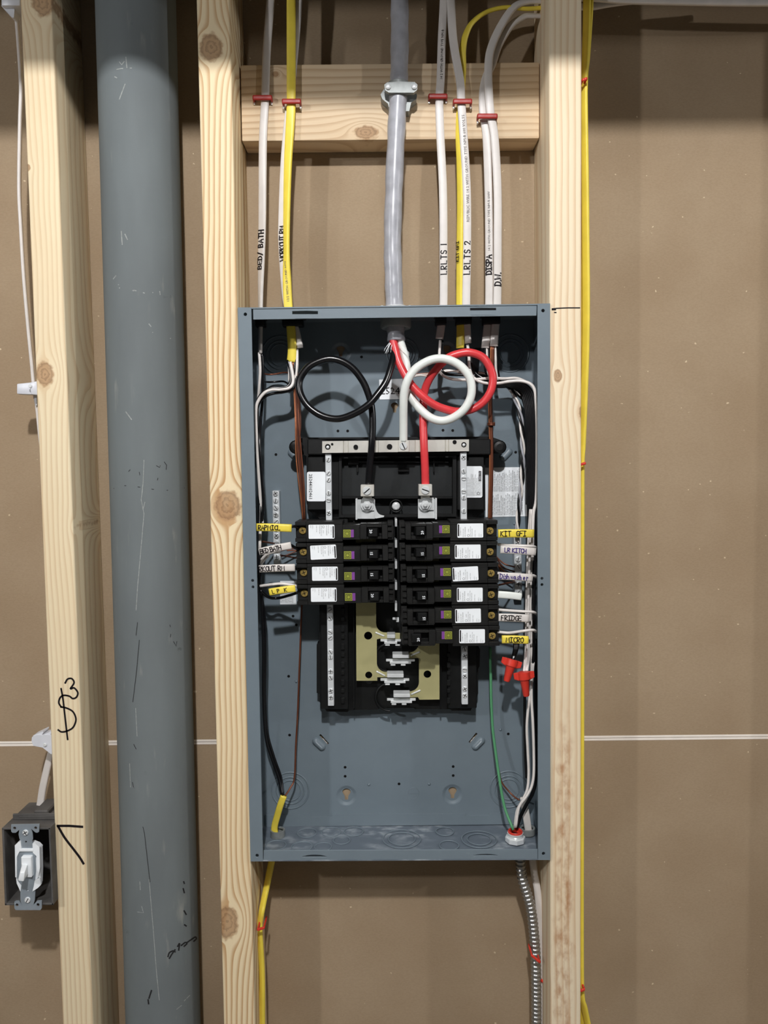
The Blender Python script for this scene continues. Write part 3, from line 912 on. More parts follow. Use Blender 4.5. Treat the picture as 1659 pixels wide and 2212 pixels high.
def neutral_bar(x0, x1, ya, yb, screws, d, parent, top=None, dx=0.0):
    bar_ = build('neutral_bar', bev(quad([(x0, ya), (x1, ya), (x1 + dx, yb), (x0 + dx, yb)], d, d + .009), .0005, 1).t(), MT['alu'], parent)
    rnd = random.Random(int(ya + x0))
    for y in screws:
        t = (y - ya) / (yb - ya)
        slotted((x0 + x1) / 2 + dx * t, y, d, 5.2, .0016, MT['steel'], bar_, rnd.uniform(0, 180), rnd.random() < .3)
    return bar_
DL = .0405
neutral_bar(702.5, 715.5, 980, 1525, [993, 1022, 1036.5, 1065, 1080, 1108, 1318, 1335, 1365, 1377, 1408, 1419, 1450, 1463, 1492, 1506], DL, tray, dx=6)
neutral_bar(994.5, 1008, 977, 1522, [988, 1018, 1033, 1061, 1075, 1104, 1402, 1416.5, 1446, 1460, 1488, 1502], DL, tray, dx=3)
# label on the left rail, number label, and maker's label on the right
def rounded(x0, y0, x1, y1, r=4):
    P = []
    for cx, cy, a0 in ((x1 - r, y0 + r, 270), (x1 - r, y1 - r, 0), (x0 + r, y1 - r, 90), (x0 + r, y0 + r, 180)):
        for i in range(4):
            a = math.radians(a0 + 30 * i)
            P.append((cx + r * math.cos(a), cy + r * math.sin(a)))
    return P
lb = build('number_label', pxplate([rounded(663, 1019, 703, 1083)], .0508, .0004).t(), MT['paper'], tray, label='white number label')
f = on_label((667.5, 1024), (667.8, 1078), .0506)
build('lettering', print_text('25244102461', .0058, lambda x, y: f(x, y)).t(), MT['ink'], lb)
lb = build('maker_label', pxplate([rounded(1005, 1007, 1042, 1075)], .0508, .0004).t(), MT['paper'], tray, label='white label with a black printed block')
f = on_label((1033.5, 1018), (1033.5, 1040), .0506)
build('print_block', quad([(1034, 1017.5), (1039.5, 1017.5), (1039.5, 1040), (1034, 1040)], .0505, .0508).t(), MT['ink'], lb)
f = on_label((1035, 1019), (1035, 1039), .0503)
build('lettering', print_text('SQUARE D', .0027, lambda x, y: f(x, y)).t(), MT['paper'], lb)
build('lettering', lines_block((1010, 1071), (1010, 1012), .0506, 11, .0017, .0014, 8, 34).t(), MT['gink'], lb)
c = at(1033.5, 1066, .0505)
build('approval_mark', torus(c, (0, -1, 0), .0017, .0002, 16, 4).t(), MT['ink'], lb)

# main lugs
def lug(px0, px1, y0, y1, plx0, plx1, ply1, sx, sy, hx, hy, flip):
    l = build('main_lug', bev(pxbox(px0, px1, y0, y1, .020, .040), .0006, 1).t(), MT['tin'], tray, label='tin plated wire lug')
    slotted(sx, sy, .0200, 9.2, .0014, MT['steel'], l, 40 if not flip else 160)
    build('lug_shank', pxbox(px0 + 5, px1 - 5, y1, ply1 - 40, .034, .040).t(), MT['tin'], l)
    build('lug_foot', bev(pxbox(plx0 + 12, plx1 - 2, y1 + 4, ply1 - 18, .0335, .036), .0003, 1).t(), MT['steel'], l)
    build('bus_tab', bev(pxbox(plx0, plx1, ply1 - 42, ply1, .036, .040), .0004, 1).t(), MT['steel'], l)
    x = plx0 - 2 if not flip else plx1 + 1
    build('bus_blade', bev(pxbox(x, x + 4, ply1 - 44, ply1 + 2, .030, .046), .0004, 1).t(), MT['steel'], l)
    c = at(hx, hy, .0335)
    build('hex_bolt', lathe([(.0078, 0), (.0078, .0012), (.0064, .0014)], c, (0, -1, 0), 24).t(), MT['steel'], l, smooth=True)
    build('hex_bolt', bev(lathe([(.0058, .0014), (.0058, .0048)], c, (0, -1, 0), 6), .0004, 1).t(), MT['steel'], l)
    build('hex_bolt', lathe([(.0026, .0048), (.0026, .0075), (.0018, .0082)], c, (0, -1, 0), 12).t(), MT['steel'], l, smooth=True)
    return l
lug(779, 808, 1047, 1072.5, 770, 810, 1121, 792.5, 1060.5, 793, 1091, False)
lug(904.5, 933.5, 1046, 1071, 903, 939, 1120, 919, 1059, 918, 1090, True)
tl = build('tab_tongue', bev(pxplate([sm([(810, 1092), (814, 1104), (820, 1111), (830, 1114)]) + [(829, 1117), (812, 1120), (808, 1118)]], .036, .002), .0003, 1).t(), MT['steel'], tray)
c = at(855.5, 1093, .0495)
build('screw_head', lathe([(.0052, 0), (.005, .002), (.003, .003)], c, (0, -1, 0), 20).t(), MT['steel'], tray, smooth='all')
build('boss', torus(at(855.5, 1093, .050), (0, -1, 0), .0075, .001, 28, 6).t(), K, tray, smooth='all')
# neutral lug on the strap
nl = build('neutral_lug', bev(pxbox(860, 884, 951, 976.5, .026, .037), .0006, 1).t(), MT['tin'], tray, label='tin plated lug holding the white wire')
slotted(871.5, 963.5, .0260, 8.4, .0014, MT['steel'], nl, 115)

# bus bars below the breakers
def arc(cx, cy, r, a0, a1, n=7):
    return [(cx + r * math.cos(math.radians(a0 + (a1 - a0) * i / n)), cy + r * math.sin(math.radians(a0 + (a1 - a0) * i / n))) for i in range(n + 1)]
BB = .052
lbus = [(768, 1130), (812, 1130), (812.5, 1346)] + arc(832, 1347, 19.5, 180, 90) + [(864, 1367.5), (864, 1379.5), (820, 1379.5), (814, 1381), (814, 1432)] + arc(834, 1432, 20, 180, 90) + [(868, 1452.5), (868, 1463), (815, 1463), (815, 1470.5), (770, 1470.5)]
bar_l = build('bus_bar', bev(pxplate([lbus, circ(795.3, 1373.3, 8.8, 20), circ(796.5, 1458.3, 7.6, 20)], BB, .0016), .0002, 1).t(), MT['bus'], tray, label='brassy bus bar on the left')
rbus = [(905, 1130), (948.5, 1130), (949.5, 1511), (906, 1511.5), (903, 1506), (851, 1506.5), (851, 1495), (885, 1494)] + arc(885, 1474, 20, 90, 0) + [(905, 1424), (903, 1421.5), (851, 1422), (850, 1410), (885, 1409.5)] + arc(885, 1390, 19.5, 90, 0)
bar_r = build('bus_bar', bev(pxplate([rbus, circ(923.3, 1456.5, 8.2, 20)], BB, .0016), .0002, 1).t(), MT['bus'], tray, label='brassy bus bar on the right')
for b_, x0, y0, x1, y1 in ((bar_l, 811, 1366, 830, 1374), (bar_l, 813, 1450, 832, 1460), (bar_r, 907, 1408, 887, 1416), (bar_r, 908, 1491, 888, 1500)):
    g = Path([at(x0, y0, BB), at((x0 + x1) / 2, (y0 + y1) / 2, BB - .0004), at(x1, y1, BB)], 4).sweep(.0011, n=8)
    build('pressed_rib', g.t(), MT['steel'], b_, smooth='all')
rnd = random.Random(4)
for y, xx0, xx1 in ((1333, 848, 862), (1380, 822, 866), (1423, 834, 896), (1465, 822, 884), (1508, 836, 898)):
    sb = build('bus_stab', bev(pxbox(xx0 + 14, xx1 - 12 if xx1 - xx0 > 30 else xx1, y - 9, y - 1, .036, .0525), .0006, 1).t(), MT['steel'], tray, label='bright stab finger')
    build('stab_plate', bev(pxbox(xx0, xx1, y + 1, y + 6, .044, .047), .0004, 1).t(), MT['steel'], sb)
    build('stab_plate', bev(pxbox(xx0 + 8, xx1 - 8 if xx1 - xx0 > 30 else xx1, y + 6, y + 11, .042, .045), .0004, 1).t(), MT['steel'], sb)
    for q in (0, 1):
        if xx1 - xx0 > 30: build('stab_plate', bev(pxbox(xx0 + 10 + q * 22, xx0 + 20 + q * 22, y + 12.5, y + 15, .041, .044), .0002, 1).t(), MT['steel'], sb)
    if y > 1400 and xx0 > 830:
        c = at(xx0 + 6, y - 2, .0635)
        build('moulded_ring', torus(c, (0, -1, 0), .018, .0016, 28, 6, math.radians(90), math.radians(270)).t(), K, tray, smooth='all')
for i in range(5):
    y = 1135 + i * 45.6
    build('centre_tip', bev(pxbox(853, 858, y - 14, y + 3, .022, .060), .0006, 1).t(), MT['steel'], tray)
for x in (763, 951):
    build('centre_wall', bev(pxbox(x, x + 3, 1125, 1530, .056, .067), .0004, 1).t(), K, tray)
# ------------------------------------------------------------------ breakers
mm = .001
cache = {}
def cmesh(key, make, mat):
    if key not in cache:
        me = bpy.data.meshes.new(key)
        g = make()
        me.from_pydata([tuple(v) for v in g.v], [], g.f)
        bm = bmesh.new(); bm.from_mesh(me); bmesh.ops.recalc_face_normals(bm, faces=bm.faces); bm.to_mesh(me); bm.free()
        me.materials.append(mat)
        cache[key] = me
    return cache[key]
def part(name, me, parent, loc=(0, 0, 0), rot=None, label=None):
    o = bpy.data.objects.new(name, me)
    COL.objects.link(o)
    o.parent = parent
    o.location = loc
    if rot: o.rotation_euler = rot
    if label: o['label'] = label
    return o
def bb(*a, b=.0005): return G().bbox(*a, b=b)
def body_g():
    g = G()
    g.merge(bb(13 * mm, 57 * mm, 0, .050, -.0122, .0122))
    g.merge(bb(0, 13 * mm, 0, .050, .0075, .0122)).merge(bb(0, 13 * mm, 0, .050, -.0122, -.0075)).merge(bb(0, 13 * mm, .007, .050, -.0075, .0075))
    for z in (.0088, -.0080, -.0104): g.merge(bb(1 * mm, 56 * mm, -.0004, .001, z, z + .0005, b=.0001))
    return g
def nose_g():
    g = bb(57 * mm, 78 * mm, -.0035, .050, -.0098, .0080)
    return g.merge(bb(62 * mm, 77 * mm, -.0038, 0, -.0072, .0052, b=.0002))
def handle_block_g():
    g = G()
    g.merge(bb(78 * mm, 86 * mm, -.0065, .050, -.0090, .0090)).merge(bb(104 * mm, 111 * mm, -.0065, .050, -.0090, .0090))
    g.merge(bb(86 * mm, 104 * mm, -.0065, .050, .0050, .0090)).merge(bb(86 * mm, 104 * mm, -.0065, .050, -.0090, -.0060)).merge(bb(86 * mm, 104 * mm, .004, .05, -.006, .005))
    g.merge(bb(79 * mm, 110 * mm, -.0068, -.006, .0090, .0098, b=.0002))
    return g
def tail_g():
    g = bb(111 * mm, 118 * mm, .004, .050, -.0110, .0110)
    for z in (-.008, 0, .006): g.merge(bb(111 * mm, 116 * mm, .0015, .004, z, z + .003, b=.0003))
    return g
def handle_g():
    # lever: thin wedge leaning towards the off/on side, with a wide toe that carries the rating
    g = G()
    g.hexa([(.088, -.0125, .0040), (.0985, -.0135, .0040), (.0985, -.0135, -.0055), (.088, -.0125, -.0055), (.0865, .002, .0045), (.101, .002, .0045), (.101, .002, -.0058), (.0865, .002, -.0058)])
    return bev(g, .0006, 1)
def sticker_g():
    P = []
    x0, x1, z0, z1, r = 0, .0310, -.0085, .0085, .0012
    for cx, cz, a0 in ((x1 - r, z1 - r, 0), (x0 + r, z1 - r, 90), (x0 + r, z0 + r, 180), (x1 - r, z0 + r, 270)):
        for i in range(4):
            a = math.radians(a0 + 30 * i); P.append((cx + r * math.cos(a), cz + r * math.sin(a)))
    return plate([P], .0002, 0, lambda v: (v[0], -.0006 + v[2], v[1]))
def stick_text_g():
    # printed lines run across the breaker (rotated a quarter turn)
    g = G()
    for x, t, sz, off in ((.0266, 'SQUARE D CO', .0015, .002), (.0235, 'PLUG-ON CAFI', .0015, 0), (.0212, 'CIRCUIT BREAKER', .0015, 0), (.0172, 'LISTED', .0013, .006), (.0148, '120 VAC 60 Hz 10 kA', .0014, 0), (.0128, 'TYPE HOM-CAFI', .0014, 0), (.0092, 'LOAD CU-AL', .0014, 0), (.0045, '60/75 C', .0014, 0), (.0022, '#14-8', .0013, 0)):
        g.merge(print_text(t, sz, lambda a, b, x=x, off=off: (x + b, -.00075, .0078 - a - off)))
    g.merge(torus((.0178, -.0007, .0058), (0, -1, 0), .0013, .00016, 14, 4))
    return g
def stick_bar_g(): return G().box(.0288, .0303, -.0008, -.0006, -.0075, .0065)
def logo_g(): return G().box(.0580, .0668, -.0044, -.0038, -.0068, .0024)
def logo_d_g():
    g = G()
    for s, w in ((.0036, .00055), (.0021, .00055)):
        cx, cz = .0624, -.0022
        g.merge(G().box(cx - s, cx + s, -.0047, -.0044, cz + s - w, cz + s)).merge(G().box(cx - s, cx + s, -.0047, -.0044, cz - s, cz - s + w))
        g.merge(G().box(cx - s, cx - s + w, -.0047, -.0044, cz - s, cz + s)).merge(G().box(cx + s - w, cx + s, -.0047, -.0044, cz - s, cz + s))
    return g
def logo_p_g(): return G().box(.0670, .0705, -.0044, -.0038, -.0068, .0024)
def screw_g(): return lathe([(.0046, 0), (.0046, .0012), (.0038, .0019)], (.0085, .0068, .0012), (0, -1, 0), 18)
def screwslot_g():
    g = G()
    for a in (20, 110):
        a = math.radians(a); u = Vector((math.cos(a), 0, math.sin(a))); v = Vector((-u.z, 0, u.x)); c = Vector((.0085, .0048, .0012))
        g.add([c + u * .0026 + v * .0004, c - u * .0026 + v * .0004, c - u * .0026 - v * .0004, c + u * .0026 - v * .0004], [(0, 1, 2, 3)])
    return g
BDEP = .012
def breaker(px, py, amps, label, right=False, lab=(16, 0, 0), tripped=False, tone=1):
    c = at(px, py, BDEP)
    o = empty('circuit_breaker', c, label, 'circuit breaker', 'circuit breakers plugged into the panel')
    if right: o.rotation_euler = (0, math.pi, 0)
    br = MT['breaker']
    part('breaker_body', cmesh('breaker_body', body_g, br), o)
    n_ = part('logo_block', cmesh('logo_block', nose_g, br), o)
    h_ = part('handle_block', cmesh('handle_block', handle_block_g, br), o)
    part('breaker_tail', cmesh('breaker_tail', tail_g, br), o)
    hd = part('toggle_handle', cmesh('toggle_handle', handle_g, MT['black']), o, (0 if not tripped else .008, 0, 0))
    part('rating_number', cmesh('num' + amps, lambda: print_text(amps, .0046, lambda a, b: (.0895 + b, -.0137, .0030 - a), .0001), MT['paper']), hd)
    s_ = part('rating_label', cmesh('rating_label', sticker_g, MT['paper']), o, (lab[0] * mm, 0, lab[1] * mm), (0, math.radians(lab[2]), 0))
    part('lettering', cmesh('lettering_b', stick_text_g, MT['gink']), s_)
    part('print_block', cmesh('print_block_b', stick_bar_g, MT['ink']), s_)
    lg = part('logo_square', cmesh('logo_square', logo_g, MT['green']), n_)
    part('logo_line', cmesh('logo_line', logo_d_g, MT['dgreen']), n_)
    part('purple_print', cmesh('purple_print', logo_p_g, MT['purple']), n_)
    sc_ = part('terminal_screw', cmesh('terminal_screw', screw_g, MT['brass']), o, label='brass terminal screw')
    part('screw_slot', cmesh('screw_slot', screwslot_g, MT['void']), sc_)
    return o
ordn = ['top', 'second', 'third', 'fourth', 'fifth', 'lowest']
for i, (x, y, a, lb_) in enumerate(((637.5, 1149, '20', (16.2, 0, 0)), (639, 1195.5, '15', (17.6, .6, -2.5)), (640, 1240.5, '15', (19, .4, 0)), (641.5, 1285.5, '20', (16.8, .2, 0)))):
    lab_ = ['top breaker of the left column, rated 20, wired from a yellow tag', 'second breaker down in the left column, rated 15, its white label tilted',
            'third breaker down in the left column, rated 15, wired from a white tag', 'lowest breaker of the left column, rated 20, above the bare bus bar'][i]
    breaker(x, y, a, lab_, False, lb_)
for i, (x, y, a, lb_) in enumerate(((1075, 1145.5, '20', (17.4, 0, 0)), (1075, 1191, '15', (20.5, 0, 0)), (1077, 1237.5, '15', (24.5, 0, -2.5)), (1077.5, 1284, '15', (19.5, 0, 0)), (1078, 1329, '15', (22, 0, -.8)), (1079.5, 1373.5, '20', (18, 0, 0)))):
    lab_ = ['top breaker of the right column, rated 20, beside the yellow KIT GFI tag', 'second breaker down in the right column, rated 15, beside the LR KITCH tag',
            'third breaker down in the right column, rated 15, its white label tilted', 'fourth breaker down in the right column, rated 15, beside the blank white tag',
            'fifth breaker down in the right column, rated 15, beside the FRIDGE tag', 'lowest breaker of the right column, rated 20, handle switched the other way'][i]
    breaker(x, y, a, lab_, True, lb_, tripped=(i == 5))

# ------------------------------------------------------------------ ground bars screwed to the back
def ground_bar(x0, x1, ya, yb, screws, d, label, dx=0):
    g = empty('ground_bar', at((x0 + x1) / 2, yb, d + .006), label, 'ground bar')
    build('bar', bev(quad([(x0, ya), (x1, ya), (x1 + dx, yb), (x0 + dx, yb)], d, BKF - .0002), .0006, 1).t(), MT['alu'], g)
    for i, y in enumerate(screws):
        slotted((x0 + x1) / 2 + dx * (y - ya) / (yb - ya), y, d, 5.4, .0022, MT['steel'], g, 30 + 47 * i, i % 3 == 0)
    return g
ground_bar(588, 603, 1060, 1220, [1066 + 15.2 * i for i in range(10)], .070, 'left ground bar with a row of zinc screws, half hidden by wire tags', 3)
ground_bar(1110, 1126, 1150, 1290, [1172, 1208, 1224, 1262, 1278], .068, 'right ground bar with zinc screws behind the wire tags', 2)

# ------------------------------------------------------------------ wires and cables
def P3(lst, d=None):
    return [at(p[0], p[1], p[2] if len(p) > 2 else d) for p in lst]
def wire(pts, r, mat, label, name='wire', cat='wire', group=None, d=None, k_=5, n=8, parent=None):
    return build(name, Path(P3(pts, d), k_).sweep(r, n=n).t(), mat, parent, smooth='all', label=label, cat=cat, group=group)

def rise(p, dr, ztop=2.555):
    """further points carrying a cable on past p to the plate, spaced wider and wider"""
    sg = 1 if ztop > p.z else -1
    sl = max(-.3, min(.3, dr.x / max(1e-6, abs(dr.z))))
    out_, x, h = [], p.x, 0.0
    for st_ in (.035, .06, .10, .16, .25, .4, .4):
        if (p.z + sg * (h + st_)) * sg >= ztop * sg - .02: break
        h += st_; x += sl * st_; sl *= .4
        out_.append(Vector((x, p.y, p.z + sg * h)))
    out_.append(Vector((x, p.y, ztop)))
    return out_

def cable(pts, w, t, mat, label, d=None, tw=None, k_=6, name='cable', rl=None):
    Q = P3(pts, d)
    tw = list(tw) if tw else [0] * len(Q)
    if pts[0][1] <= -60:      # carry on up to the top plate
        for q in rise(Q[0], Q[0] - Q[1]): Q.insert(0, q); tw.insert(0, tw[0])
    if pts[-1][1] >= 2280:    # and down to the floor plate
        for q in rise(Q[-1], Q[-1] - Q[-2], .03): Q.append(q); tw.append(tw[-1])
    ph = Path(Q, k_, tw)
    o = build(name, ph.sweep(w / 2, t / 2, n=16).t(), mat, smooth='all', label=label, cat='cable')
    return o, ph
def write(o, ph, text, py0, px0, size, pen, d, mat='ink', seed=1, t=.0047, v0=None, spacing=1.0, up=True, printed=False):
    """text reading upwards along a cable, starting at photo row py0"""
    s0 = ph.s_at_z(at(px0, py0, d).z)
    dr = -1 if up else 1
    v = -size * .5 if v0 is None else v0
    # going up the cable; letters' tops point left
    fn = lambda x, y: ph.map(s0 + dr * x, (y + v) * SG, t / 2 + .00025)
    S_ = ph.S[len(ph.S) // 2]
    SG = -1.0 if S_.x > 0 else 1.0
    if printed: g = print_text(text, size, fn)
    else: g = strokes(text, size, pen, fn, seed=seed, spacing=spacing)
    return build('lettering' if printed else 'marker_writing', g.t(), MT[mat], o)

CW, CT = .0100, .0046
DC = .0486
c1, p1 = cable([(588, -60), (584.6, 0), (576, 114), (572.6, 215), (568.5, 291), (567.5, 354), (566.5, 481), (564.6, 560), (563, 620), (562.7, 662), (563, 705), (562, 764)],
   .0098, CT, MT['wht_j'], 'white flat cable marked BED/BATH, leftmost above the panel', DC, [0, 0, 0, 0, 0, 0, 15, 35, 52, 62, 70, 70])
write(c1, p1, 'BED/ BATH', 590, 564, .0066, .0015, DC, spacing=1.18)
c3, p3_ = cable([(648, -60, .050), (645, 0, .050), (640, 70, .050), (630, 180, .0505), (622, 260, .0505), (614, 354, .050), (609, 481, .049), (609, 530, .049), (613, 600, .049), (620, 660, .049), (637, 705, .048), (645, 738, .046), (647, 752, .046)],
   .0092, .0040, MT['wht_j'], 'white flat cable marked WORKOUT RM, behind the first yellow cable', None, [20, 20, 10, 0, 0, 0, 10, 20, 30, 30, 30, 20, 20])
write(c3, p3_, 'WORKOUT RM', 572, 612, .0060, .0013, .049, spacing=.98, v0=-.0040, t=.0045)
c2, p2_ = cable([(629, -60), (629, 0), (629, 114), (629, 215), (627.6, 260), (622, 354), (619, 481), (618.8, 560), (620, 605), (622.8, 662), (628, 705), (631, 755), (629, 782)],
   .0108, .0050, MT['yel_j'], 'yellow flat cable, left of the panel centre, stapled to the board', .0445, [0, 0, 0, 0, 5, 30, 48, 48, 20, 0, 0, 0, 0])
write(c2, p2_, '12/2 WITH GROUND 600V', 655, 620, .0042, .001, .0445, mat='gink', printed=True, t=.0052)
c4, p4_ = cable([(960, -60), (959, 0), (954.6, 87), (951.7, 174), (949, 215), (951, 289), (956.7, 405), (958, 521), (958, 657), (953, 705), (949, 732)],
   .0100, CT, MT['wht_j'], 'white flat cable marked LRLTS 1, just right of the grey service cable', DC, [20, 20, 10, 0, 0, 0, 0, 0, 5, 20, 30])
write(c4, p4_, 'LRLTS 1', 614, 958, .0070, .0012, DC, spacing=1.22)
write(c4, p4_, '14 2 WITH GROUND TYPE NM-B', 176, 951, .0040, .001, DC, mat='ink', printed=True)
c6, p6_ = cable([(1230, 22, .052), (1179, 17, .050), (1138, 19, .049), (1092, 16, .048), (1051, 26, .048), (1020, 49, .048), (1005, 78, .048), (999, 110, .049), (999, 150, .0500), (995, 215, .0500), (992, 290, .0490), (993.6, 347, .0480), (994.5, 434, .048), (993.6, 521, .048), (993, 657, .048), (995, 705, .046), (994, 752, .044)],
   .0100, .0048, MT['yel_j'], 'yellow flat cable marked KIT GFI, curving down from the right stud', None, [55, 55, 60, 60, 60, 60, 55, 50, 45, 40, 45, 50, 55, 55, 50, 30, 30])
write(c6, p6_, 'KIT GFI', 585, 993, .0046, .0011, .048, spacing=1.15, t=.008, v0=-.0025)
c5, p5_ = cable([(972, -60), (974, 0), (979, 87), (993.6, 174), (996, 215), (1001, 289), (1008, 405), (1009, 521), (1007, 657), (1008, 705), (1010, 742)],
   .0100, CT, MT['wht_j'], 'white flat cable marked LRLTS 2, beside the yellow KIT GFI cable', .0440, [0, 0, 0, 0, 0, 0, 0, 0, 5, 20, 30])
write(c5, p5_, 'LRLTS 2', 614, 1008, .0070, .0013, .0440, spacing=1.25)
write(c5, p5_, 'REPUBLIC WIRE 14 2 WITH GROUND TYPE NM-B 600 VOLTS', 500, 1008, .0047, .001, .0440, mat='gink', printed=True)
c7, p7_ = cable([(1230, 36, .052), (1176, 35, .051), (1150, 34, .050), (1132, 36, .050), (1104, 55, .0495), (1077, 98, .0495), (1063, 139, .0495), (1049, 170, .0490), (1043, 205, .0490), (1044, 249, .049), (1050.8, 295, .049), (1055, 405, .049), (1056.5, 521, .049), (1056.5, 657, .049), (1053, 705, .047), (1048, 752, .045)],
   .0098, CT, MT['wht_j'], 'white flat cable marked DISPA, left one of the right-hand pair', None, [50, 50, 45, 40, 30, 20, 10, 0, 0, 0, 10, 20, 20, 20, 10, 10])
write(c7, p7_, 'DISPA', 616, 1056, .0066, .0016, .049, spacing=1.0, seed=4)
write(c7, p7_, '14 2 WITH GROUND TYPE NM-B 600V', 558, 1056, .0042, .001, .049, mat='gink', printed=True)
c8, p8_ = cable([(1230, 8, .052), (1179, 4, .049), (1138, 4, .046), (1109, 17, .044), (1080, 60, .043), (1060, 108, .043), (1055, 150, .043), (1056, 200, .0435), (1060, 249, .044), (1068, 295, .0445), (1074.6, 405, .045), (1075, 521, .045), (1074, 657, .045), (1070, 705, .044), (1067, 748, .043)],
   .0100, CT, MT['wht_j'], 'white flat cable marked D.W., rightmost above the panel', None, [50, 45, 40, 30, 20, 15, 10, 5, 0, 0, 0, 0, 0, 0, 10])
write(c8, p8_, 'D.W.', 624, 1074, .0074, .0015, .045, spacing=1.05)
# service cable
_s = at(866, -80, .0375)
sv = Path(rise(_s, Vector((.003, 0, .05)))[::-1] + P3([(866, -80), (863.5, 0), (863.4, 87), (862, 174), (860, 211), (856, 289), (851, 405), (848, 521), (850, 600), (852, 657), (854.5, 705), (856, 736)], .0375), 8)
rnd = random.Random(9)
rl = [1 + .035 * math.sin(i * .9) + rnd.uniform(-.02, .02) for i in range(len(sv.p))]
svo = build('service_cable', sv.sweep(.0107, n=28, r_list=rl).t(), MT['gry_j'], smooth='all', label='thick glossy grey service cable dropping into the panel top', cat='cable')
# strap clamp on the block
cl = empty('cable_clamp', at(862, 212, .050), 'cast grey metal clamp holding the thick grey cable to the board', 'clamp')
cy = at(861, 195, .0375)
def clampbody():
    P = [(822, 204), (831, 190), (893, 190), (901, 206), (899, 214), (888, 222), (884, 240), (842, 240), (838, 224), (826, 214)]
    return bev(pxplate([P], .036, .0148), .0012, 2)
build('clamp_base', clampbody().t(), MT['cast'], cl)
fs_ = [(830, 183), (836, 178), (862, 176), (896, 177), (902, 183), (901, 194), (894, 200), (840, 200), (832, 195)]
build('clamp_strap', bev(pxplate([fs_], .0235, .0060), .0012, 2).t(), MT['cast'], cl)
build('clamp_ring', lathe([(.0118, -.006), (.0132, -.005), (.0132, .005), (.0118, .006)], at(861, 191, .0375), (0, 0, 1), 28, cap=False).t(), MT['cast'], cl, smooth=True)
for x in (838.5, 895):
    c = at(x, 188, .0235)
    build('screw', lathe([(.0034, 0), (.0032, .0014), (.0018, .0022)], c, (0, -1, 0), 14).t(), MT['steel'], cl, smooth='all')
    build('screw_shank', lathe([(.002, 0), (.002, -.014)], c, (0, -1, 0), 10).t(), MT['steel'], cl)
# connector through the top of the box
cn = empty('cable_connector', at(855, 700, .0375), 'zinc connector where the thick grey cable enters the panel top', 'connector')
ztop = (cTL.z + cTR.z) / 2
cx_ = at(855, 690, .0375).x
build('connector_body', lathe([(.0112, .0002), (.0155, .0002), (.0160, .004), (.0145, .007), (.0112, .007)], (cx_, .0375, ztop), (0, 0, 1), 28, cap=False).t(), MT['steel'], cn, smooth=True)
for sgn in (-1, 1):
    build('connector_ear', bev(G().box(cx_ + sgn * .016 - .0075, cx_ + sgn * .016 + .0075, .028, .044, ztop + .0006, ztop + .0055), .0012, 2).t(), MT['steel'], cn, smooth=True)
    build('screw', lathe([(.0036, 0), (.0034, .0016), (.002, .0024)], (cx_ + sgn * .0165, .028, ztop + .0035), (0, -1, 0), 14).t(), MT['steel'], cn, smooth='all')
build('lock_ring', lathe([(.0115, -.018), (.0175, -.019), (.0188, -.017), (.0188, -.002), (.0115, -.002)], (cx_, .0375, ztop), (0, 0, 1), 30, cap=False).t(), MT['cast'], cn, smooth=True)
for x, w_ in ((563, .008), (633, .017), (952, .009), (1001, .013), (1061, .014)):
    c = at(x, 697, .047)
    b_ = empty('cable_grip', (c.x, .047, ztop - .012), 'black cable grip under the panel top, %s' % {563: 'far left', 633: 'round the left yellow and white pair', 952: 'just right of the thick cable', 1001: 'round the second yellow cable', 1061: 'rightmost of the row'}[x], 'cable grip', 'cable grips in the panel top')
    build('grip_body', bev(G().box(c.x - w_ * .75, c.x + w_ * .75, .040, .056, ztop - .014, ztop - .0016), .0015, 2).t(), K, b_, smooth=True)
    build('grip_collar', bev(G().box(c.x - w_ * .9, c.x + w_ * .9, .038, .058, ztop - .0045, ztop - .0016), .001, 1).t(), K, b_)

# staples
def staple(px, py, wpx, d, label, h=.0058, depth=.008):
    a, b = at(px - wpx / 2, py, d), at(px + wpx / 2, py, d)
    o = empty('cable_staple', ((a.x + b.x) / 2, d + depth, (a.z + b.z) / 2), label, 'staple', 'red cable staples')
    u = b - a
    r = .0022
    pts = [a + Vector((0, depth, 0)), a + Vector((0, .0008, 0)), a + u * .06, a.lerp(b, .5), b - u * .06, b + Vector((0, .0008, 0)), b + Vector((0, depth, 0))]
    build('staple_strap', Path(pts, 4, ref=(0, 0, 1)).sweep(.0013, .0030, n=12).t(), MT['staple'], o, smooth='all')
    for e in (a, b):
        build('staple_leg', G().box(e.x - .0008, e.x + .0008, e.y + depth - .003, e.y + depth + .004, e.z - .0055, e.z - .0025).t(), MT['steel'], o)
    return o
staple(566.5, 211, 38, .0440, 'red staple over the BED/BATH cable, leftmost on the board')
staple(629.5, 219, 37, .0395, 'red staple over the first yellow cable on the board')
staple(946, 208, 37, .0440, 'red staple over the LRLTS 1 cable on the board')
staple(999.5, 219, 37, .0395, 'red staple over the LRLTS 2 cable on the board')
staple(1053, 251, 40, .0395, 'red staple over the rightmost pair of white cables on the board')

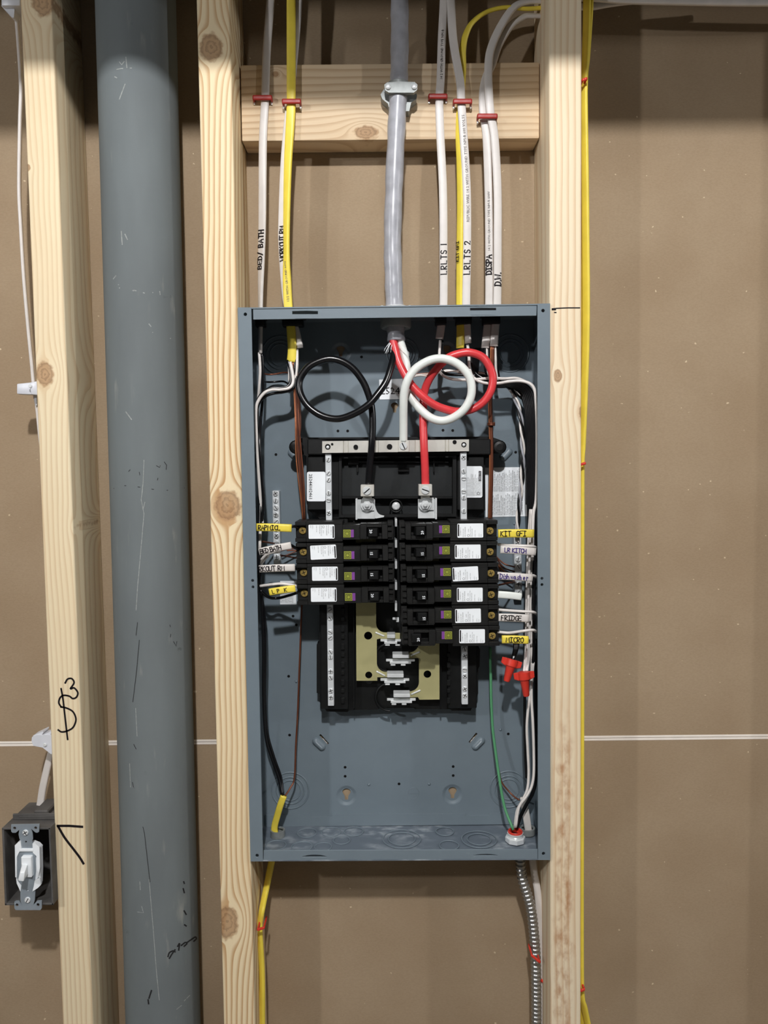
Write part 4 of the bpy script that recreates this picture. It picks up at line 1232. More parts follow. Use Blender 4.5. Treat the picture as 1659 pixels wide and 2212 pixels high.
# big conductors
def bigwire(pts, r, mat, label):
    ph = Path(P3(pts), 7)
    return build('wire', ph.sweep(r, n=18).t(), mat, smooth='all', label=label, cat='wire')
bigwire([(854, 715, .036), (853, 740, .035), (851, 765, .030), (845, 792, .022), (834, 824.5, .016), (814.7, 852.7, .012), (793, 876.5, .010), (760, 896, .011), (728, 904.8, .013), (695, 898, .015), (667, 879, .017), (650, 852.7, .019), (646.5, 826.6, .021), (656, 805, .022), (673.6, 787.6, .023), (706, 775.6, .024), (734, 779, .0245), (760, 794, .025), (780, 818, .025), (793, 844, .0245), (802.7, 878.7, .024), (805, 922, .023), (802.7, 965.5, .022), (798.4, 1009, .026), (796, 1049, .030)], .0042, MT['w_blk'],
   'thick black wire looped once, ending in the left main lug')
bigwire([(860, 715, .036), (866, 742, .036), (873, 765, .036), (878, 790, .034), (882, 820, .031), (884, 845, .029), (892, 864, .027), (907, 883, .025), (931, 902.6, .022), (957, 909, .020), (983, 900, .0155), (1005, 881, .011), (1018, 852.7, .009), (1016, 820, .008), (1000.6, 796, .008), (979, 781, .008), (953, 774.5, .008), (927, 779, .008), (898.6, 796, .0085), (881, 820, .009), (873, 848, .012), (871.5, 878.7, .017), (871.5, 920, .025), (871.5, 953, .030)], .0050, MT['w_wht2'],
   'thick white wire looped once, ending in the neutral lug')
bigwire([(850, 715, .0335), (850, 738, .0325), (854, 755, .031), (860, 778, .028), (873, 806, .024), (890, 833, .0205), (911.6, 855, .019), (937.7, 874, .019), (966, 885, .020), (992, 889, .0215), (1022, 883, .021), (1046, 866, .020), (1061, 842, .019), (1064.6, 813.6, .019), (1055, 787.6, .019), (1040, 770, .020), (1013.6, 761.5, .020), (987.6, 765, .021), (966, 774.5, .022), (942, 798, .025), (926, 822, .029), (916.5, 848, .032), (914, 880, .032), (914, 915, .030), (916, 965.5, .026), (918, 1009, .027), (919, 1049, .030)], .0048, MT['w_red'],
   'thick red wire looped once, ending in the right main lug')
# stranded ends at the lugs, torn fibres at the sheath end
g = G()
rnd = random.Random(2)
for i in range(9):
    a = (845 + rnd.uniform(-4, 4), 740); b = (a[0] - 10 + rnd.uniform(-8, 6), 757 + rnd.uniform(-3, 10))
    g.merge(Path(P3([(a[0], a[1], .030), ((a[0] + b[0]) / 2 - 1, (a[1] + b[1]) / 2, .027), (b[0], b[1], .026)]), 3).sweep(.00018, n=4))
for i in range(3): g.merge(Path(P3([(860, 740, .026), (868, 748, .024), (884, 762 + i * 3, .024)]), 3).sweep(.00018, n=4))
build('sheath_fibres', g.t(), MT['paper'], svo, label='torn white fibres')
for x, y, d in ((796, 1049, .0298), (919, 1049, .0298), (871.5, 953, .0302)):
    g = G()
    for j in range(7):
        a = j * math.pi * 2 / 6
        off = Vector((math.cos(a) * .0017, math.sin(a) * .0017, 0)) if j < 6 else Vector((0, 0, 0))
        c0, c1_ = at(x, y - 3, d) + off, at(x, y + 6, d) + off
        g.merge(Path([c0, c0.lerp(c1_, .5), c1_], 1).sweep(.00085, n=6))
    build('strand_end', g.t(), MT['alu'], tray)

# small branch wires, each a wire of its own
R1 = .0018
B_, Wh, Cu = MT['w_blk'], MT['w_wht'], MT['copper']
GL, GR = 'branch wires down the left side of the panel', 'branch wires down the right side of the panel'
# left side
wire([(560, 762, .047), (562, 800, .045), (560, 835, .046), (557, 880, .054), (556, 930, .056), (558, 990, .056), (561, 1050, .054), (563, 1090, .048), (567, 1130, .028)], R1, Wh, 'white wire running down just inside the left edge of the panel to the yellow tag', group=GL)
wire([(566, 762, .048), (568, 800, .048), (567, 860, .050), (563, 920, .05), (562, 1000, .05), (566, 1080, .05), (563, 1180, .05), (562, 1260, .05), (571, 1330, .05), (573, 1420, .05), (572, 1500, .052), (577, 1580, .055), (592, 1636, .06), (607, 1680, .06), (611, 1718, .052)], R1, B_, 'black wire running the full left side down to the yellow sheath at the bottom', group=GL)
wire([(563, 900, .044), (561, 960, .026), (566, 1040, .026), (569, 1090, .028), (562, 1160, .03), (560, 1240, .04), (566, 1310, .042), (569, 1400, .044), (569, 1500, .046), (574, 1590, .052), (588, 1640, .058), (603, 1685, .056), (610, 1719, .050)], R1, B_, 'second black wire down the left side, joining the yellow sheath', group=GL)
wire([(622, 778, .044), (627, 800, .042), (628, 820, .040), (622, 834, .038), (605, 838, .036), (588, 838, .035), (572, 845, .034), (560, 858, .033), (555, 880, .033), (556, 940, .036), (559, 1010, .036), (562, 1080, .034), (560, 1140, .02)], R1, B_, 'black wire bending left out of the yellow cable end', group=GL)
wire([(627, 782, .042), (632, 805, .040), (633, 826, .038), (625, 838, .036), (606, 842, .034), (588, 842, .033), (572, 848, .031), (559, 864, .030), (553, 885, .029), (554, 940, .029), (558, 1010, .03), (563, 1100, .032), (561, 1186, .02)], R1 * 1.1, Wh, 'white wire bending left out of the yellow cable end', group=GL)
wire([(624, 776, .045), (625, 800, .044), (625, 826, .044)], R1, Wh, 'short white wire dropping straight from the yellow cable end', group=GL)
wire([(638, 755, .046), (637, 790, .044), (639, 820, .042), (632, 840, .040), (612, 847, .038), (590, 850, .037), (572, 857, .036), (559, 872, .035), (554, 900, .034), (556, 960, .034), (559, 1040, .034), (561, 1120, .030), (559, 1228, .020)], R1, B_, 'black wire bending left out of the WORKOUT RM cable', group=GL)
wire([(642, 755, .046), (642, 780, .044), (641, 800, .043), (637, 822, .042)], R1, Wh, 'short white wire below the WORKOUT RM cable', group=GL)
wire([(568, 806, .048), (578, 809, .060), (595, 808, .062), (612, 805, .06), (626, 806, .05), (634, 812, .045)], .0010, Cu, 'bare copper wire crossing left to right near the top left corner', group=GL)
wire([(568, 820, .06), (575, 825, .072), (592, 825, .078), (612, 824, .076), (624, 830, .07)], .0013, B_, 'thin black wire close to the back, below the left cable ends', group=GL)
for i, (dx0, dx1) in enumerate(((0, 0), (3.2, 4), (-2.5, -4.2), (5.5, 7.5), (8.5, 1.8))):
    wire([(634 + dx0 * .6, 780, .044), (636 + dx0, 820, .044), (639 + dx0, 870, .044), (641 + dx0, 920, .042), (643.5 + dx1, 980, .042), (648 + dx1, 1030, .042), (652 + dx1 * .7, 1070, .044), (655 + dx1 * .4, 1112, .050), (656 + dx1 * .4, 1135, .062), (652 + 3 * i, 1180, .074)] + ([(625, 1185 + 12 * i, .072), (607, 1190 + 12 * i, .068)] if i < 2 else [(652 + 3 * i, 1230, .076)]), .0009, [Cu, MT['copper_d'], MT['copper_l']][i % 3], 'bare copper wire in the bundle dropping to the left breakers', group='bare copper wires, left bundle')
wire([(655, 1180, .074), (652, 1305, .074), (649, 1380, .074), (646, 1460, .072), (643, 1540, .070), (639, 1610, .070), (636, 1680, .066), (627, 1702, .06), (616, 1719, .052)], .00115, Cu, 'bare copper wire dropping alone below the left breakers to the yellow sheath', group=GL)
# short tails from the tags into the breakers
def tail(pts, mat, label, r=R1, group='short wire tails at the breakers'):
    wire(pts, r, mat, label, group=group)
tail([(628, 1138, .006), (636, 1137, .012), (643, 1140, .018)], B_, 'short black tail from the yellow tag into the top left breaker')
tail([(566, 1170, .035), (580, 1172, .05), (592, 1174, .064)], Cu, 'bent copper end at the left ground bar', .0012)
tail([(626, 1176, .008), (634, 1181, .014), (643, 1186, .018)], B_, 'short black tail from the white BED BATH tag')
tail([(620, 1189, .03), (632, 1189, .028), (643, 1190, .026)], Cu, 'copper strand beside the BED BATH tag', .0010)
tail([(606, 1199, .06), (622, 1202, .045), (643, 1206, .03)], Cu, 'copper strand below the BED BATH tag', .0010)
tail([(560, 1216, .03), (572, 1201, .026), (586, 1194, .022), (604, 1192, .018)], Wh, 'white wire curling up behind the BED BATH tag')
tail([(560, 1226, .036), (570, 1210, .034), (580, 1200, .03)], Wh, 'second white wire curling behind the BED BATH tag')
tail([(636, 1226, .010), (643, 1230, .016)], B_, 'short black tail from the RKOUT RM tag')
tail([(562, 1266, .02), (585, 1263, .016), (610, 1261, .014), (641, 1266, .016)], Wh, 'white wire running level above the lowest left tag')
tail([(562, 1275, .04), (580, 1290, .045), (600, 1292, .05), (625, 1286, .035), (643, 1280, .02)], B_, 'black wire sagging below the lowest left tag')

# wire tags cut from cable jacket
def wtag(a, b, w, d, mat, label, text=None, ink='ink', size=.0052, x0=.003, seed=1, pen=.0010, spacing=1.0, clipx=True):
    mid = ((a[0] + b[0]) / 2, (a[1] + b[1]) / 2 - .6)
    ph = Path(P3([(a[0], a[1], d + .001), (mid[0], mid[1], d), (b[0], b[1], d + .001)]), 6)
    o = build('wire_tag', ph.sweep(w / 2, .0022, n=16).t(), mat, smooth='all', label=label, cat='wire tag', group=None)
    if text:
        SG = 1.0 if ph.S[3].z > 0 else -1.0
        g = strokes(text, size, pen, lambda x, y: ph.map(x + x0, (y - size * .5) * SG, .0022 + .0003), seed=seed, jit=.05, spacing=spacing)
        build('marker_writing', g.t(), MT[ink], o)
    return o
YJ, WJ = MT['yel_j'], MT['wht_j']
wtag((553, 1139), (630, 1141), .0094, .004, YJ, 'yellow tag with inked letters at the top left breaker', 'RAPMICL', size=.0052, x0=.0035, spacing=.98)
wtag((560, 1192), (629, 1178), .0086, .004, WJ, 'white tag marked BED BATH, tilted, at the second left breaker', 'BED BATH', size=.0050, x0=.002, spacing=.92)
wtag((560, 1229), (637, 1226), .0088, .006, WJ, 'white tag marked RKOUT RM at the third left breaker', 'RKOUT RM', size=.0056, x0=.0005, spacing=.98)
wtag((582, 1279), (638, 1271), .0084, .006, YJ, 'short yellow tag at the lowest left breaker, letters turned under', 'L P  K', size=.0042, x0=.004, spacing=1.25, pen=.0009)
wtag((1076, 1152.5), (1153, 1152.5), .0100, .004, YJ, 'yellow tag marked KIT GFI at the top right breaker', 'KIT  GFI', size=.0058, x0=.003, spacing=1.02)
wtag((1081, 1187), (1157, 1192), .0092, .002, WJ, 'white tag marked LR KITCH in dark and purple ink', 'LR KITCH', size=.0048, x0=.005, ink='pink', spacing=.98, seed=3)
wtag((1077, 1244), (1150, 1248.5), .0090, .004, WJ, 'white tag marked Dishwasher at the third right breaker', 'Dishwasher', size=.0054, x0=.0015, ink='pink', spacing=1.08, seed=5)
wtag((1076, 1284), (1126, 1289), .0086, .006, MT['w_wht2'], 'blank white tag at the fourth right breaker')
wtag((1077, 1333.5), (1143, 1336), .0094, .004, WJ, 'white tag marked FRIDGE at the fifth right breaker', 'FRIDGE', size=.0056, x0=.003, spacing=1.02)
wtag((1084, 1381), (1141, 1382.5), .0096, .003, YJ, 'yellow tag marked MICRO at the lowest right breaker', 'MICRO', size=.0056, x0=.005, spacing=1.0)

FB_ = floor_pt(1113, 1817)
# right side wires
def offs(pts, dx, dy=0, dd=0): return [(p[0] + dx, p[1] + dy, p[2] + dd) for p in pts]
wire([(1010, 745, .043), (1013, 770, .042), (1014, 795, .040), (1022, 815, .037), (1045, 827, .034), (1075, 828, .032), (1100, 824, .030), (1125, 823, .028), (1145, 829, .026), (1155, 843, .025), (1158, 870, .024), (1160, 920, .024), (1160, 1010, .024), (1158, 1080, .025), (1153, 1105, .024), (1151, 1140, .022), (1150, 1210, .022)], R1 * 1.1, Wh, 'white wire bending right along the top of the right-hand bundle', group=GR)
wire([(951, 735, .046), (949, 770, .045), (950, 800, .044), (962, 814, .042), (985, 820, .040), (1020, 820, .036), (1060, 817, .034), (1090, 818, .033), (1115, 817, .033), (1135, 824, .034)], R1, Wh, 'white wire from the LRLTS 1 cable crossing right behind the big loops', group=GR)
for i in range(7):
    dx, dy = -3.0 * i, 3.0 * i
    dd = .0034 * i
    wire([(1018 + 3 * i, 752, .045 + dd * .4), (1020 + 2 * i, 790, .044 + dd * .4), (1034, 812 + dy * .5, .042 + dd * .4), (1070, 824 + dy * .6, .038 + dd), (1108, 824 + dy * .7, .036 + dd), (1136 + dx * .6, 832 + dy, .034 + dd), (1150 + dx, 850 + dy, .032 + dd), (1156 + dx, 890 + dy, .030 + dd), (1158 + dx, 960, .030 + dd), (1157 + dx, 1040, .030 + dd), (1156 + dx * .8, 1120, .030 + dd), (1157 + dx * .7, 1200 + 12 * i, .03 + dd), (1154 - 1.2 * i, 1300, .034 + dd), (1153 - i, 1400, .04 + dd), (1151 - i, 1430, .042 + dd)], R1 * .98, B_, 'black wire in the bundle bending down the right side of the panel', group='black wires in the right-hand bundle')
wire([(955, 735, .047), (955, 770, .048), (952, 795, .048), (965, 808, .046), (1000, 810, .046), (1050, 812, .044)], R1, B_, 'black wire from the LRLTS 1 cable crossing right behind the white loop', group=GR)
for i in range(4):
    wire([(880, 812 + 2 * i, .060), (905, 808 + i, .058), (930, 806 + 2 * i, .056), (965, 803 - i, .055), (1000, 800 + 2 * i, .053), (1040, 805 + i, .05), (1062, 812 + i, .046)], .0013 if i % 2 else .0011, Wh if i % 2 else Cu, 'thin wire running level behind the white loop', group='level wires behind the loops')
def helix(base, r, turns, phase, nper=10):
    ph = Path(P3(base), 6)
    L = ph.L[-1]
    n = int(turns * nper)
    out_ = []
    for i in range(n + 1):
        s_ = L * i / n
        a = phase + 2 * math.pi * turns * i / n
        out_.append(ph.map(s_, r * math.cos(a), r * math.sin(a)))
    return out_
tw = [(1102, 838, .060), (1112, 858, .056), (1121, 885, .050), (1127, 920, .048), (1129, 965, .050), (1129, 1010, .052), (1126, 1050, .054), (1122, 1090, .056), (1118, 1130, .058), (1118, 1160, .060)]
for i in range(3):
    build('wire', Path(helix(tw, .0019, 3.5, i * 2.094, 16), 1).sweep(.0015, n=7).t(), [Wh, MT['w_blk'], MT['gry_j']][i], smooth='all', cat='wire', group='twisted wires beside the copper bundle', label='thin wire twisted round two others, right of the copper bundle')
for i, dx in enumerate((0, 3.2, -3.0, 1.4)):
    wire([(1064 + dx, 745, .044), (1062 + dx, 800, .046), (1059 + dx, 860, .050), (1059.5 + dx, 905, .050), (1061 + dx, 960, .050), (1061 + dx, 1020, .050), (1059.5 + dx, 1080, .052), (1059 + dx, 1118, .056), (1059 + dx, 1180, .074), (1085, 1215 + 8 * i, .074), (1112, 1225 + 10 * i, .068)], .0010, [Cu, MT['copper_d'], MT['copper_l']][i % 3], 'bare copper wire in the bundle dropping to the right breakers', group='bare copper wires, right bundle')
for i, (x, m_) in enumerate(((1047, B_), (1051, Wh), (1056, B_), (1070, Wh), (1073, B_))):
    wire([(x, 742, .045), (x + 1, 775, .046), (x + 2, 800, .046), (x + 8, 818 + 2 * i, .050), (x + 24, 829 + 2 * i, .056), (1104, 834 + 2 * i, .062), (1122, 848 + 2 * i, .066), (1134 + 2 * i, 880, .066 + .003 * (i % 2)), (1137 + 2.2 * i, 940, .067 + .003 * (i % 2)), (1138 + 2.2 * i, 1020, .067 + .003 * (i % 2)), (1138 + 2.2 * i, 1090, .067 + .003 * (i % 2))], R1, m_, '%s wire bending right out of the DISPA and D.W. cable ends' % ('black' if m_ is B_ else 'white'), group='wires out of the right cable pair')
g = G()
c = at(1061, 916, .050)
build('wire', Path([c + Vector((.0042 * math.cos(a), .0042 * math.sin(a), -.0011 * a / 6.283 + .0016)) for a in [i * math.pi / 6 for i in range(37)]], 1, ref=(0, 0, 1)).sweep(.00085, n=6).t(), Cu, smooth='all', label='copper wire wound three times round the right copper bundle', cat='wire')
# white bundles down the right side below the tags
for i, (dx, d_) in enumerate(((0, .030), (4, .034), (-4, .038), (8, .044))):
    wire([(1148 + dx * .5, 1100, d_), (1146 + dx, 1160, d_), (1143 + dx, 1240, d_), (1141 + dx, 1320, d_), (1139 + dx * .7, 1400, d_), (1135 + dx * .6, 1440, .030), (1133 + dx * .4, 1463, .024)], R1 * .95, Wh, 'white wire in the bundle behind the right-hand tags, running into the lower wire nut', group='white wires entering the lower wire nut')
wire([(1152, 1430, .044), (1148, 1480, .046), (1142, 1520, .046), (1138, 1570, .046), (1140, 1620, .046), (1142, 1670, .046), (1139, 1705, .044), (1128, 1730, .042), (1117, 1752, .040), (1112, 1788, FB_.y)], R1, Wh, 'white wire below the wire nuts, left of the pair, running to the conduit bushing', group=GR)
wire([(1150, 1300, .044), (1149, 1400, .044), (1148, 1500, .044), (1151, 1560, .042), (1153, 1620, .042), (1153, 1670, .040), (1148, 1700, .038), (1136, 1722, .036), (1121, 1744, .036), (1114, 1787, FB_.y - .003)], R1, Wh, 'white wire below the wire nuts, right of the pair, running to the conduit bushing', group=GR)
wire([(1134, 1460, .050), (1133, 1540, .052), (1134, 1620, .054), (1137, 1680, .054)], R1, B_, 'black wire beside the white pair below the wire nuts', group=GR)
for i in range(3):
    wire([(1154 + i * 1.5, 1380, .05), (1155 + i * 1.5, 1500, .05), (1157 + i, 1600, .048), (1158, 1680, .046), (1152 - i, 1712, .044), (1138 - i, 1738, .044), (1126 - i, 1762, .044), (1117 - i, 1789, FB_.y + .003)], R1, B_, 'black wire along the lower right wall bending to the conduit bushing', group='black wires entering the conduit bushing')
wire([(1059, 1398, .070), (1060, 1450, .070), (1061, 1510, .070), (1064, 1570, .068), (1070, 1620, .064), (1077, 1670, .058), (1084, 1715, .052), (1092, 1750, .047), (1109, 1793, FB_.y - .001)], .0019, MT['w_grn'], 'green wire dropping from behind the right breakers to the conduit bushing', group=GR)
wire([(1078, 1665, .075), (1084, 1690, .076), (1098, 1708, .074), (1112, 1722, .068), (1122, 1728, .062)], .0011, Cu, 'dull copper wire curling to the folded jacket end near the bottom right', group=GR)
for i, (y0, y1) in enumerate(((1178, 1180), (1240, 1243), (1319, 1322), (1367, 1361))):
    tail([(1075, y0 - 2, .02), (1100, y0, .016), (1128, y0 + (y1 - y0) * .6, .012), (1150, y1, .012), (1158, y1 + 3, .02)], Wh, 'white pigtail crossing to the right wall above the %s' % ['LR KITCH tag', 'Dishwasher tag', 'FRIDGE tag', 'MICRO tag'][i])
tail([(1076, 1264, .020), (1095, 1260, .04), (1112, 1257, .066)], Cu, 'copper strand between the Dishwasher tag and the blank tag', .0012)

# wire nuts
def wirenut(base, tip, label):
    a, b = at(*base), at(*tip)
    ax = (b - a).normalized(); L = (b - a).length
    o = empty('wire_nut', a, label, 'wire nut', 'red wire nuts')
    build('nut_cone', lathe([(.0062, 0), (.0074, .0005), (.0074, L * .30), (.0060, L * .34), (.0056, L * .36), (.0040, L * .95), (.0032, L)], a, ax, 20).t(), MT['red_pl'], o, smooth=True)
    side = ax.cross(Vector((0, -1, 0))).normalized()
    for s_ in (-1, 1):
        w_ = side * s_
        nrm_ = ax.cross(side).normalized() * .0014
        q = [a + w_ * .0065, a + w_ * .0128 + ax * .0005, a + w_ * .0125 + ax * (L * .27), a + w_ * .0060 + ax * (L * .36)]
        build('nut_wing', bev(G().hexa([p - nrm_ for p in q] + [p + nrm_ for p in q]), .0006, 1).t(), MT['red_pl'], o)
    return o
wirenut((1107, 1424, .026), (1094, 1472, .022), 'red winged wire nut on black wires, upper left of the two')
wirenut((1131, 1451, .022), (1137, 1504, .020), 'red winged wire nut on white wires, lower right of the two')
for i in range(3):
    wire([(1112 + i * 4, 1380, .04), (1112 + i * 2.5, 1400, .034), (1109 + i * 1.2, 1418, .028), (1107, 1428, .026)], R1 * 1.2, B_, 'black wire running into the upper wire nut', group='black wires entering the upper wire nut')

# connectors on the floor of the box
def fitting(px, py, R, h, mat, label, name='box_connector', hexn=24):
    c = floor_pt(px, py)
    o = empty(name, c, label, 'connector')
    build('collar', lathe([(R * .72, 0), (R * 1.0, 0), (R, h), (R * .78, h), (R * .74, h * .8)], c, (0, 0, 1), hexn, cap=False).t(), mat, o, smooth=True)
    return o, c
fy, fyc = fitting(600, 1806, .0094, .0085, MT['cast'], 'grey round connector in the panel floor where the yellow cable enters')
f2, f2c = fitting(1139, 1800, .0100, .0075, MT['cast'], 'grey connector in the bottom right corner gripping a white cable')
f1 = empty('conduit_bushing', floor_pt(1113, 1817), 'zinc locknut with red bushing in the panel floor, bottom right', 'bushing')
fc = floor_pt(1113, 1817)
build('locknut', bev(lathe([(.0085, 0), (.0128, 0), (.0128, .0062), (.0085, .0062)], fc, (0, 0, 1), 8, cap=False), .0006, 1).t(), MT['steel'], f1)
build('threaded_throat', lathe([(.0082, .0062), (.0102, .0062), (.0104, .0080), (.0100, .0085), (.0104, .0095), (.0100, .0115), (.0082, .0115)], fc, (0, 0, 1), 24, cap=False).t(), MT['steel'], f1, smooth=True)
build('red_bushing', lathe([(.0070, .008), (.0070, .0130), (.0084, .0140), (.0094, .0130), (.0092, .0115)], fc, (0, 0, 1), 24, cap=False).t(), MT['red_pl'], f1, smooth=True, label='red plastic bushing')
# yellow sheath end and white jacket end in the bottom corners
FY_ = fyc.y
build('cable', Path([at(613, 1719, .050), at(606, 1738, .050), at(599, 1762, (.05 + FY_) / 2), Vector((fyc.x - .004, FY_, fyc.z + .012)), Vector((fyc.x - .0035, FY_, fyc.z + .002)), Vector((fyc.x - .004, FY_, cBL.z - .010)), at(582, 1885, FY_ + .002), at(574, 1925, FY_), at(566, 1965, .036), at(562, 1992, .035), at(561.4, 2010, .034), at(563.4, 2046, .034), at(566, 2107, .034), at(566.5, 2212, .034), at(567, 2320, .034)] + rise(at(567, 2320, .034), Vector((0, 0, -1)), .03), 5, ([0, 0, 0, 0, 0, 0, 20, 35, 45, 55, 55, 50] + [45] * 20)[:15 + len(rise(at(567, 2320, .034), Vector((0, 0, -1)), .03))]).sweep(.0042, .0026, n=16).t(), YJ, smooth='all', label='yellow flat cable entering the panel bottom left and running down the stud below', cat='cable')
wl_ = Path([at(1131, 1722, .058), at(1134, 1745, .058), at(1138, 1770, .056), at(1141, 1792, .055), Vector((at(1143, 1800, .055).x, .055, cBL.z + .003)), Vector((at(1146, 1830, .055).x, .055, cBL.z - .006)), at(1153, 1880, .056), at(1161, 1925, .054), at(1166, 1990, .052), at(1171, 2080, .050), at(1173, 2212, .050), at(1174, 2320, .050)] + rise(at(1174, 2320, .050), Vector((0, 0, -1)), .03), 5)
wcb = build('cable', wl_.sweep(.0046, .0024, n=16).t(), WJ, smooth='all', label='white flat cable leaving the panel bottom beside the flexible conduit', cat='cable')
# flexible conduit
fx = Path([Vector((at(1121, 1850, .046).x, .046, cBL.z - .001)), at(1127, 1890, .046), at(1138, 1930, .046), at(1148, 1970, .046), at(1156, 2050, .046), at(1158, 2120, .046), at(1158.5, 2212, .046), at(1158, 2330, .046)] + rise(at(1158, 2330, .046), Vector((0, 0, -1)), .03), 22, ref=(0, -1, 0))
vs, fs = [], []
nseg = int(fx.L[-1] / .0056 * 8)
n = 18
for i in range(nseg + 1):
    s_ = fx.L[-1] * i / nseg
    for j in range(n):
        a = 2 * math.pi * j / n
        r = .0060 * (1 + .13 * math.cos(2 * math.pi * s_ / .0056 + a * 0 + .0))
        vs.append(fx.map(s_, r * math.cos(a), r * math.sin(a)))
    if i:
        for j in range(n): fs.append(((i - 1) * n + j, (i - 1) * n + (j + 1) % n, i * n + (j + 1) % n, i * n + j))
build('flexible_conduit', (vs, fs), MT['conduit'], smooth='all', label='ribbed silver flexible conduit hanging from the panel bottom right', cat='conduit')
# side-mounted staples (seen edge on)
def side_staple(p, label, q=None, w=.0016):
    q = q or (p[0] + 6, p[1] - 2)
    d = p[2]
    o = empty('cable_staple', at(p[0], p[1], d), label, 'staple', 'red cable staples')
    a, b = at(p[0], p[1], d - .012), at(q[0], q[1], d - .012)
    build('staple_strap', Path([a + Vector((0, .022, 0)), a + Vector((0, .004, 0)), a, a.lerp(b, .5), b, b + Vector((0, .004, 0)), b + Vector((0, .022, 0))], 3, ref=(0, 0, 1)).sweep(w * .7, w, n=10).t(), MT['red_pl'], o, smooth='all')
side_staple((1259, 173, .024), 'red staple on the right stud edge near the top of the photo', (1267, 170))
side_staple((1256, 1003, .024), 'red staple on the right stud edge level with the main lugs', (1264, 1001))
side_staple((1255, 2140, .024), 'red staple low on the right stud edge near the bottom of the photo', (1262, 2137))
side_staple((557, 2008, .030), 'red staple over the yellow cable below the panel', (570, 2004))
side_staple((1149, 2064, .040), 'red staple across the flexible conduit below the panel', (1166, 2078))
side_staple((1163, 2112, .058), 'red staple over the white cable beside the flexible conduit', (1180, 2126))

# cables outside the panel
yc = cable([(1269, -80, .024), (1268, 0, .024), (1267, 60, .024), (1264.5, 130, .024), (1262, 172, .024), (1262.5, 260, .024), (1263.5, 340, .024), (1265, 500, .024), (1266, 640, .024), (1265, 760, .024), (1261, 880, .024), (1258, 960, .024), (1256, 1003, .024), (1255.5, 1150, .024), (1255.5, 1400, .024), (1255, 1700, .024), (1254.5, 2000, .024), (1255.5, 2140, .024), (1262, 2175, .026), (1272, 2225, .03), (1285, 2290, .03)],
   .0100, .0046, YJ, 'yellow cable running down the outer edge of the right stud', None, [50, 50, 55, 62, 66, 64, 60, 55, 50, 55, 60, 65, 70, 70, 70, 70, 70, 65, 60, 60, 60])
yc2 = cable([(1276, -80, .034), (1274, 0, .034), (1271, 60, .034), (1266.5, 130, .033), (1263, 172, .033), (1261, 300, .033), (1258, 700, .035), (1254, 1300, .035), (1253, 2000, .035), (1255, 2140, .035), (1259, 2180, .036), (1262, 2225, .038), (1266, 2300, .038)],
   .0100, .0046, YJ, 'second yellow cable behind the first on the outer edge of the right stud', None, [50, 50, 55, 62, 66, 70, 75, 75, 75, 65, 50, 40, 40])
cable([(1235, 16, .050), (1262, 14, .050), (1282, 14, .050), (1310, 9, .050), (1345, 4, .050), (1390, 0, .050), (1440, -5, .050)], .0080, .0045, WJ, 'thin white cable crossing right from behind the right stud at the top edge')
cable([(1235, -8, .040), (1285, -6, .040), (1350, -1, .040), (1430, 1, .040), (1530, 3, .040), (1620, 4, .040), (1720, 3, .040), (1925, -2, .040)], .0100, .0060, MT['wht_j'], 'white cable sagging along the top edge of the photo at right')
cable([(30, -60, .030), (34, 16, .030), (41, 108, .030), (45.6, 190, .030), (43.5, 271, .030), (41.5, 407, .030), (45, 488, .030), (51.5, 600, .030), (62, 720, .032), (69, 790, .034), (74, 845, .036), (80, 880, .038), (86, 935, .040), (93, 1000, .040), (100, 1150, .042), (112, 1350, .044), (119, 1560, .046), (114, 1610, .048), (103, 1655, .05), (93, 1700, .05), (87, 1738, .05), (82, 1760, .05)],
   .0100, .0044, WJ, 'white cable running down beside the left stud into the switch box', None, [70, 70, 72, 74, 74, 72, 70, 68, 68, 68, 68, 70, 74, 78, 80, 80, 60, 30, 20, 15, 15, 15])
# cable clips on the left stud
CL = MT['clip']
o = empty('cable_clip', at(62, 852, .03), 'milky plastic cable clip on the left stud, halfway up the photo', 'cable clip')
build('clip_bar', bev(quad([(36, 829), (84, 824), (84, 853), (36, 851)], .020, .032), .0012, 2).t(), CL, o, smooth=True)
build('clip_block', bev(quad([(63, 826), (85, 822), (85, 854), (66, 852)], .014, .040), .0016, 2).t(), CL, o, smooth=True)
build('clip_tooth', bev(quad([(73, 856), (79, 852), (80, 874), (77, 878)], .030, .034), .0004, 1).t(), CL, o)
c = at(65, 834, .0135); build('nail', lathe([(.0022, 0), (.0018, .0012)], c, (0, -1, 0), 12).t(), MT['steel'], o)
o = empty('cable_clip', at(22, 40, .03), 'grey-white cable clip at the top left corner of the photo', 'cable clip')
build('clip_bar', bev(quad([(2, -30), (44, -30), (43, 12), (2, 12)], .010, .040), .0016, 2).t(), CL, o, smooth=True)
build('clip_wedge', bev(pxplate([[(2, 12), (32, 10), (30, 38), (26, 38)]], .016, .012), .0008, 1).t(), CL, o)
o = empty('cable_clip', at(92, 1628, .03), 'toothed white cable stacker on the left stud above the switch box', 'cable clip')
build('clip_body', bev(pxplate([[(69, 1592), (80, 1588), (116, 1588), (118, 1600), (117, 1628), (110, 1629), (92, 1615), (72, 1611), (68, 1601)]], .022, .020), .0012, 2).t(), CL, o, smooth=True)
for x in (70, 88, 104):
    build('clip_tooth', bev(pxplate([[(x, 1590), (x + 23, 1579), (x + 24, 1582), (x + 17, 1592)]], .024, .016), .0005, 1).t(), CL, o)
c = at(97, 1609, .0215); build('nail', lathe([(.0022, 0), (.0018, .0012)], c, (0, -1, 0), 12).t(), MT['steel'], o)

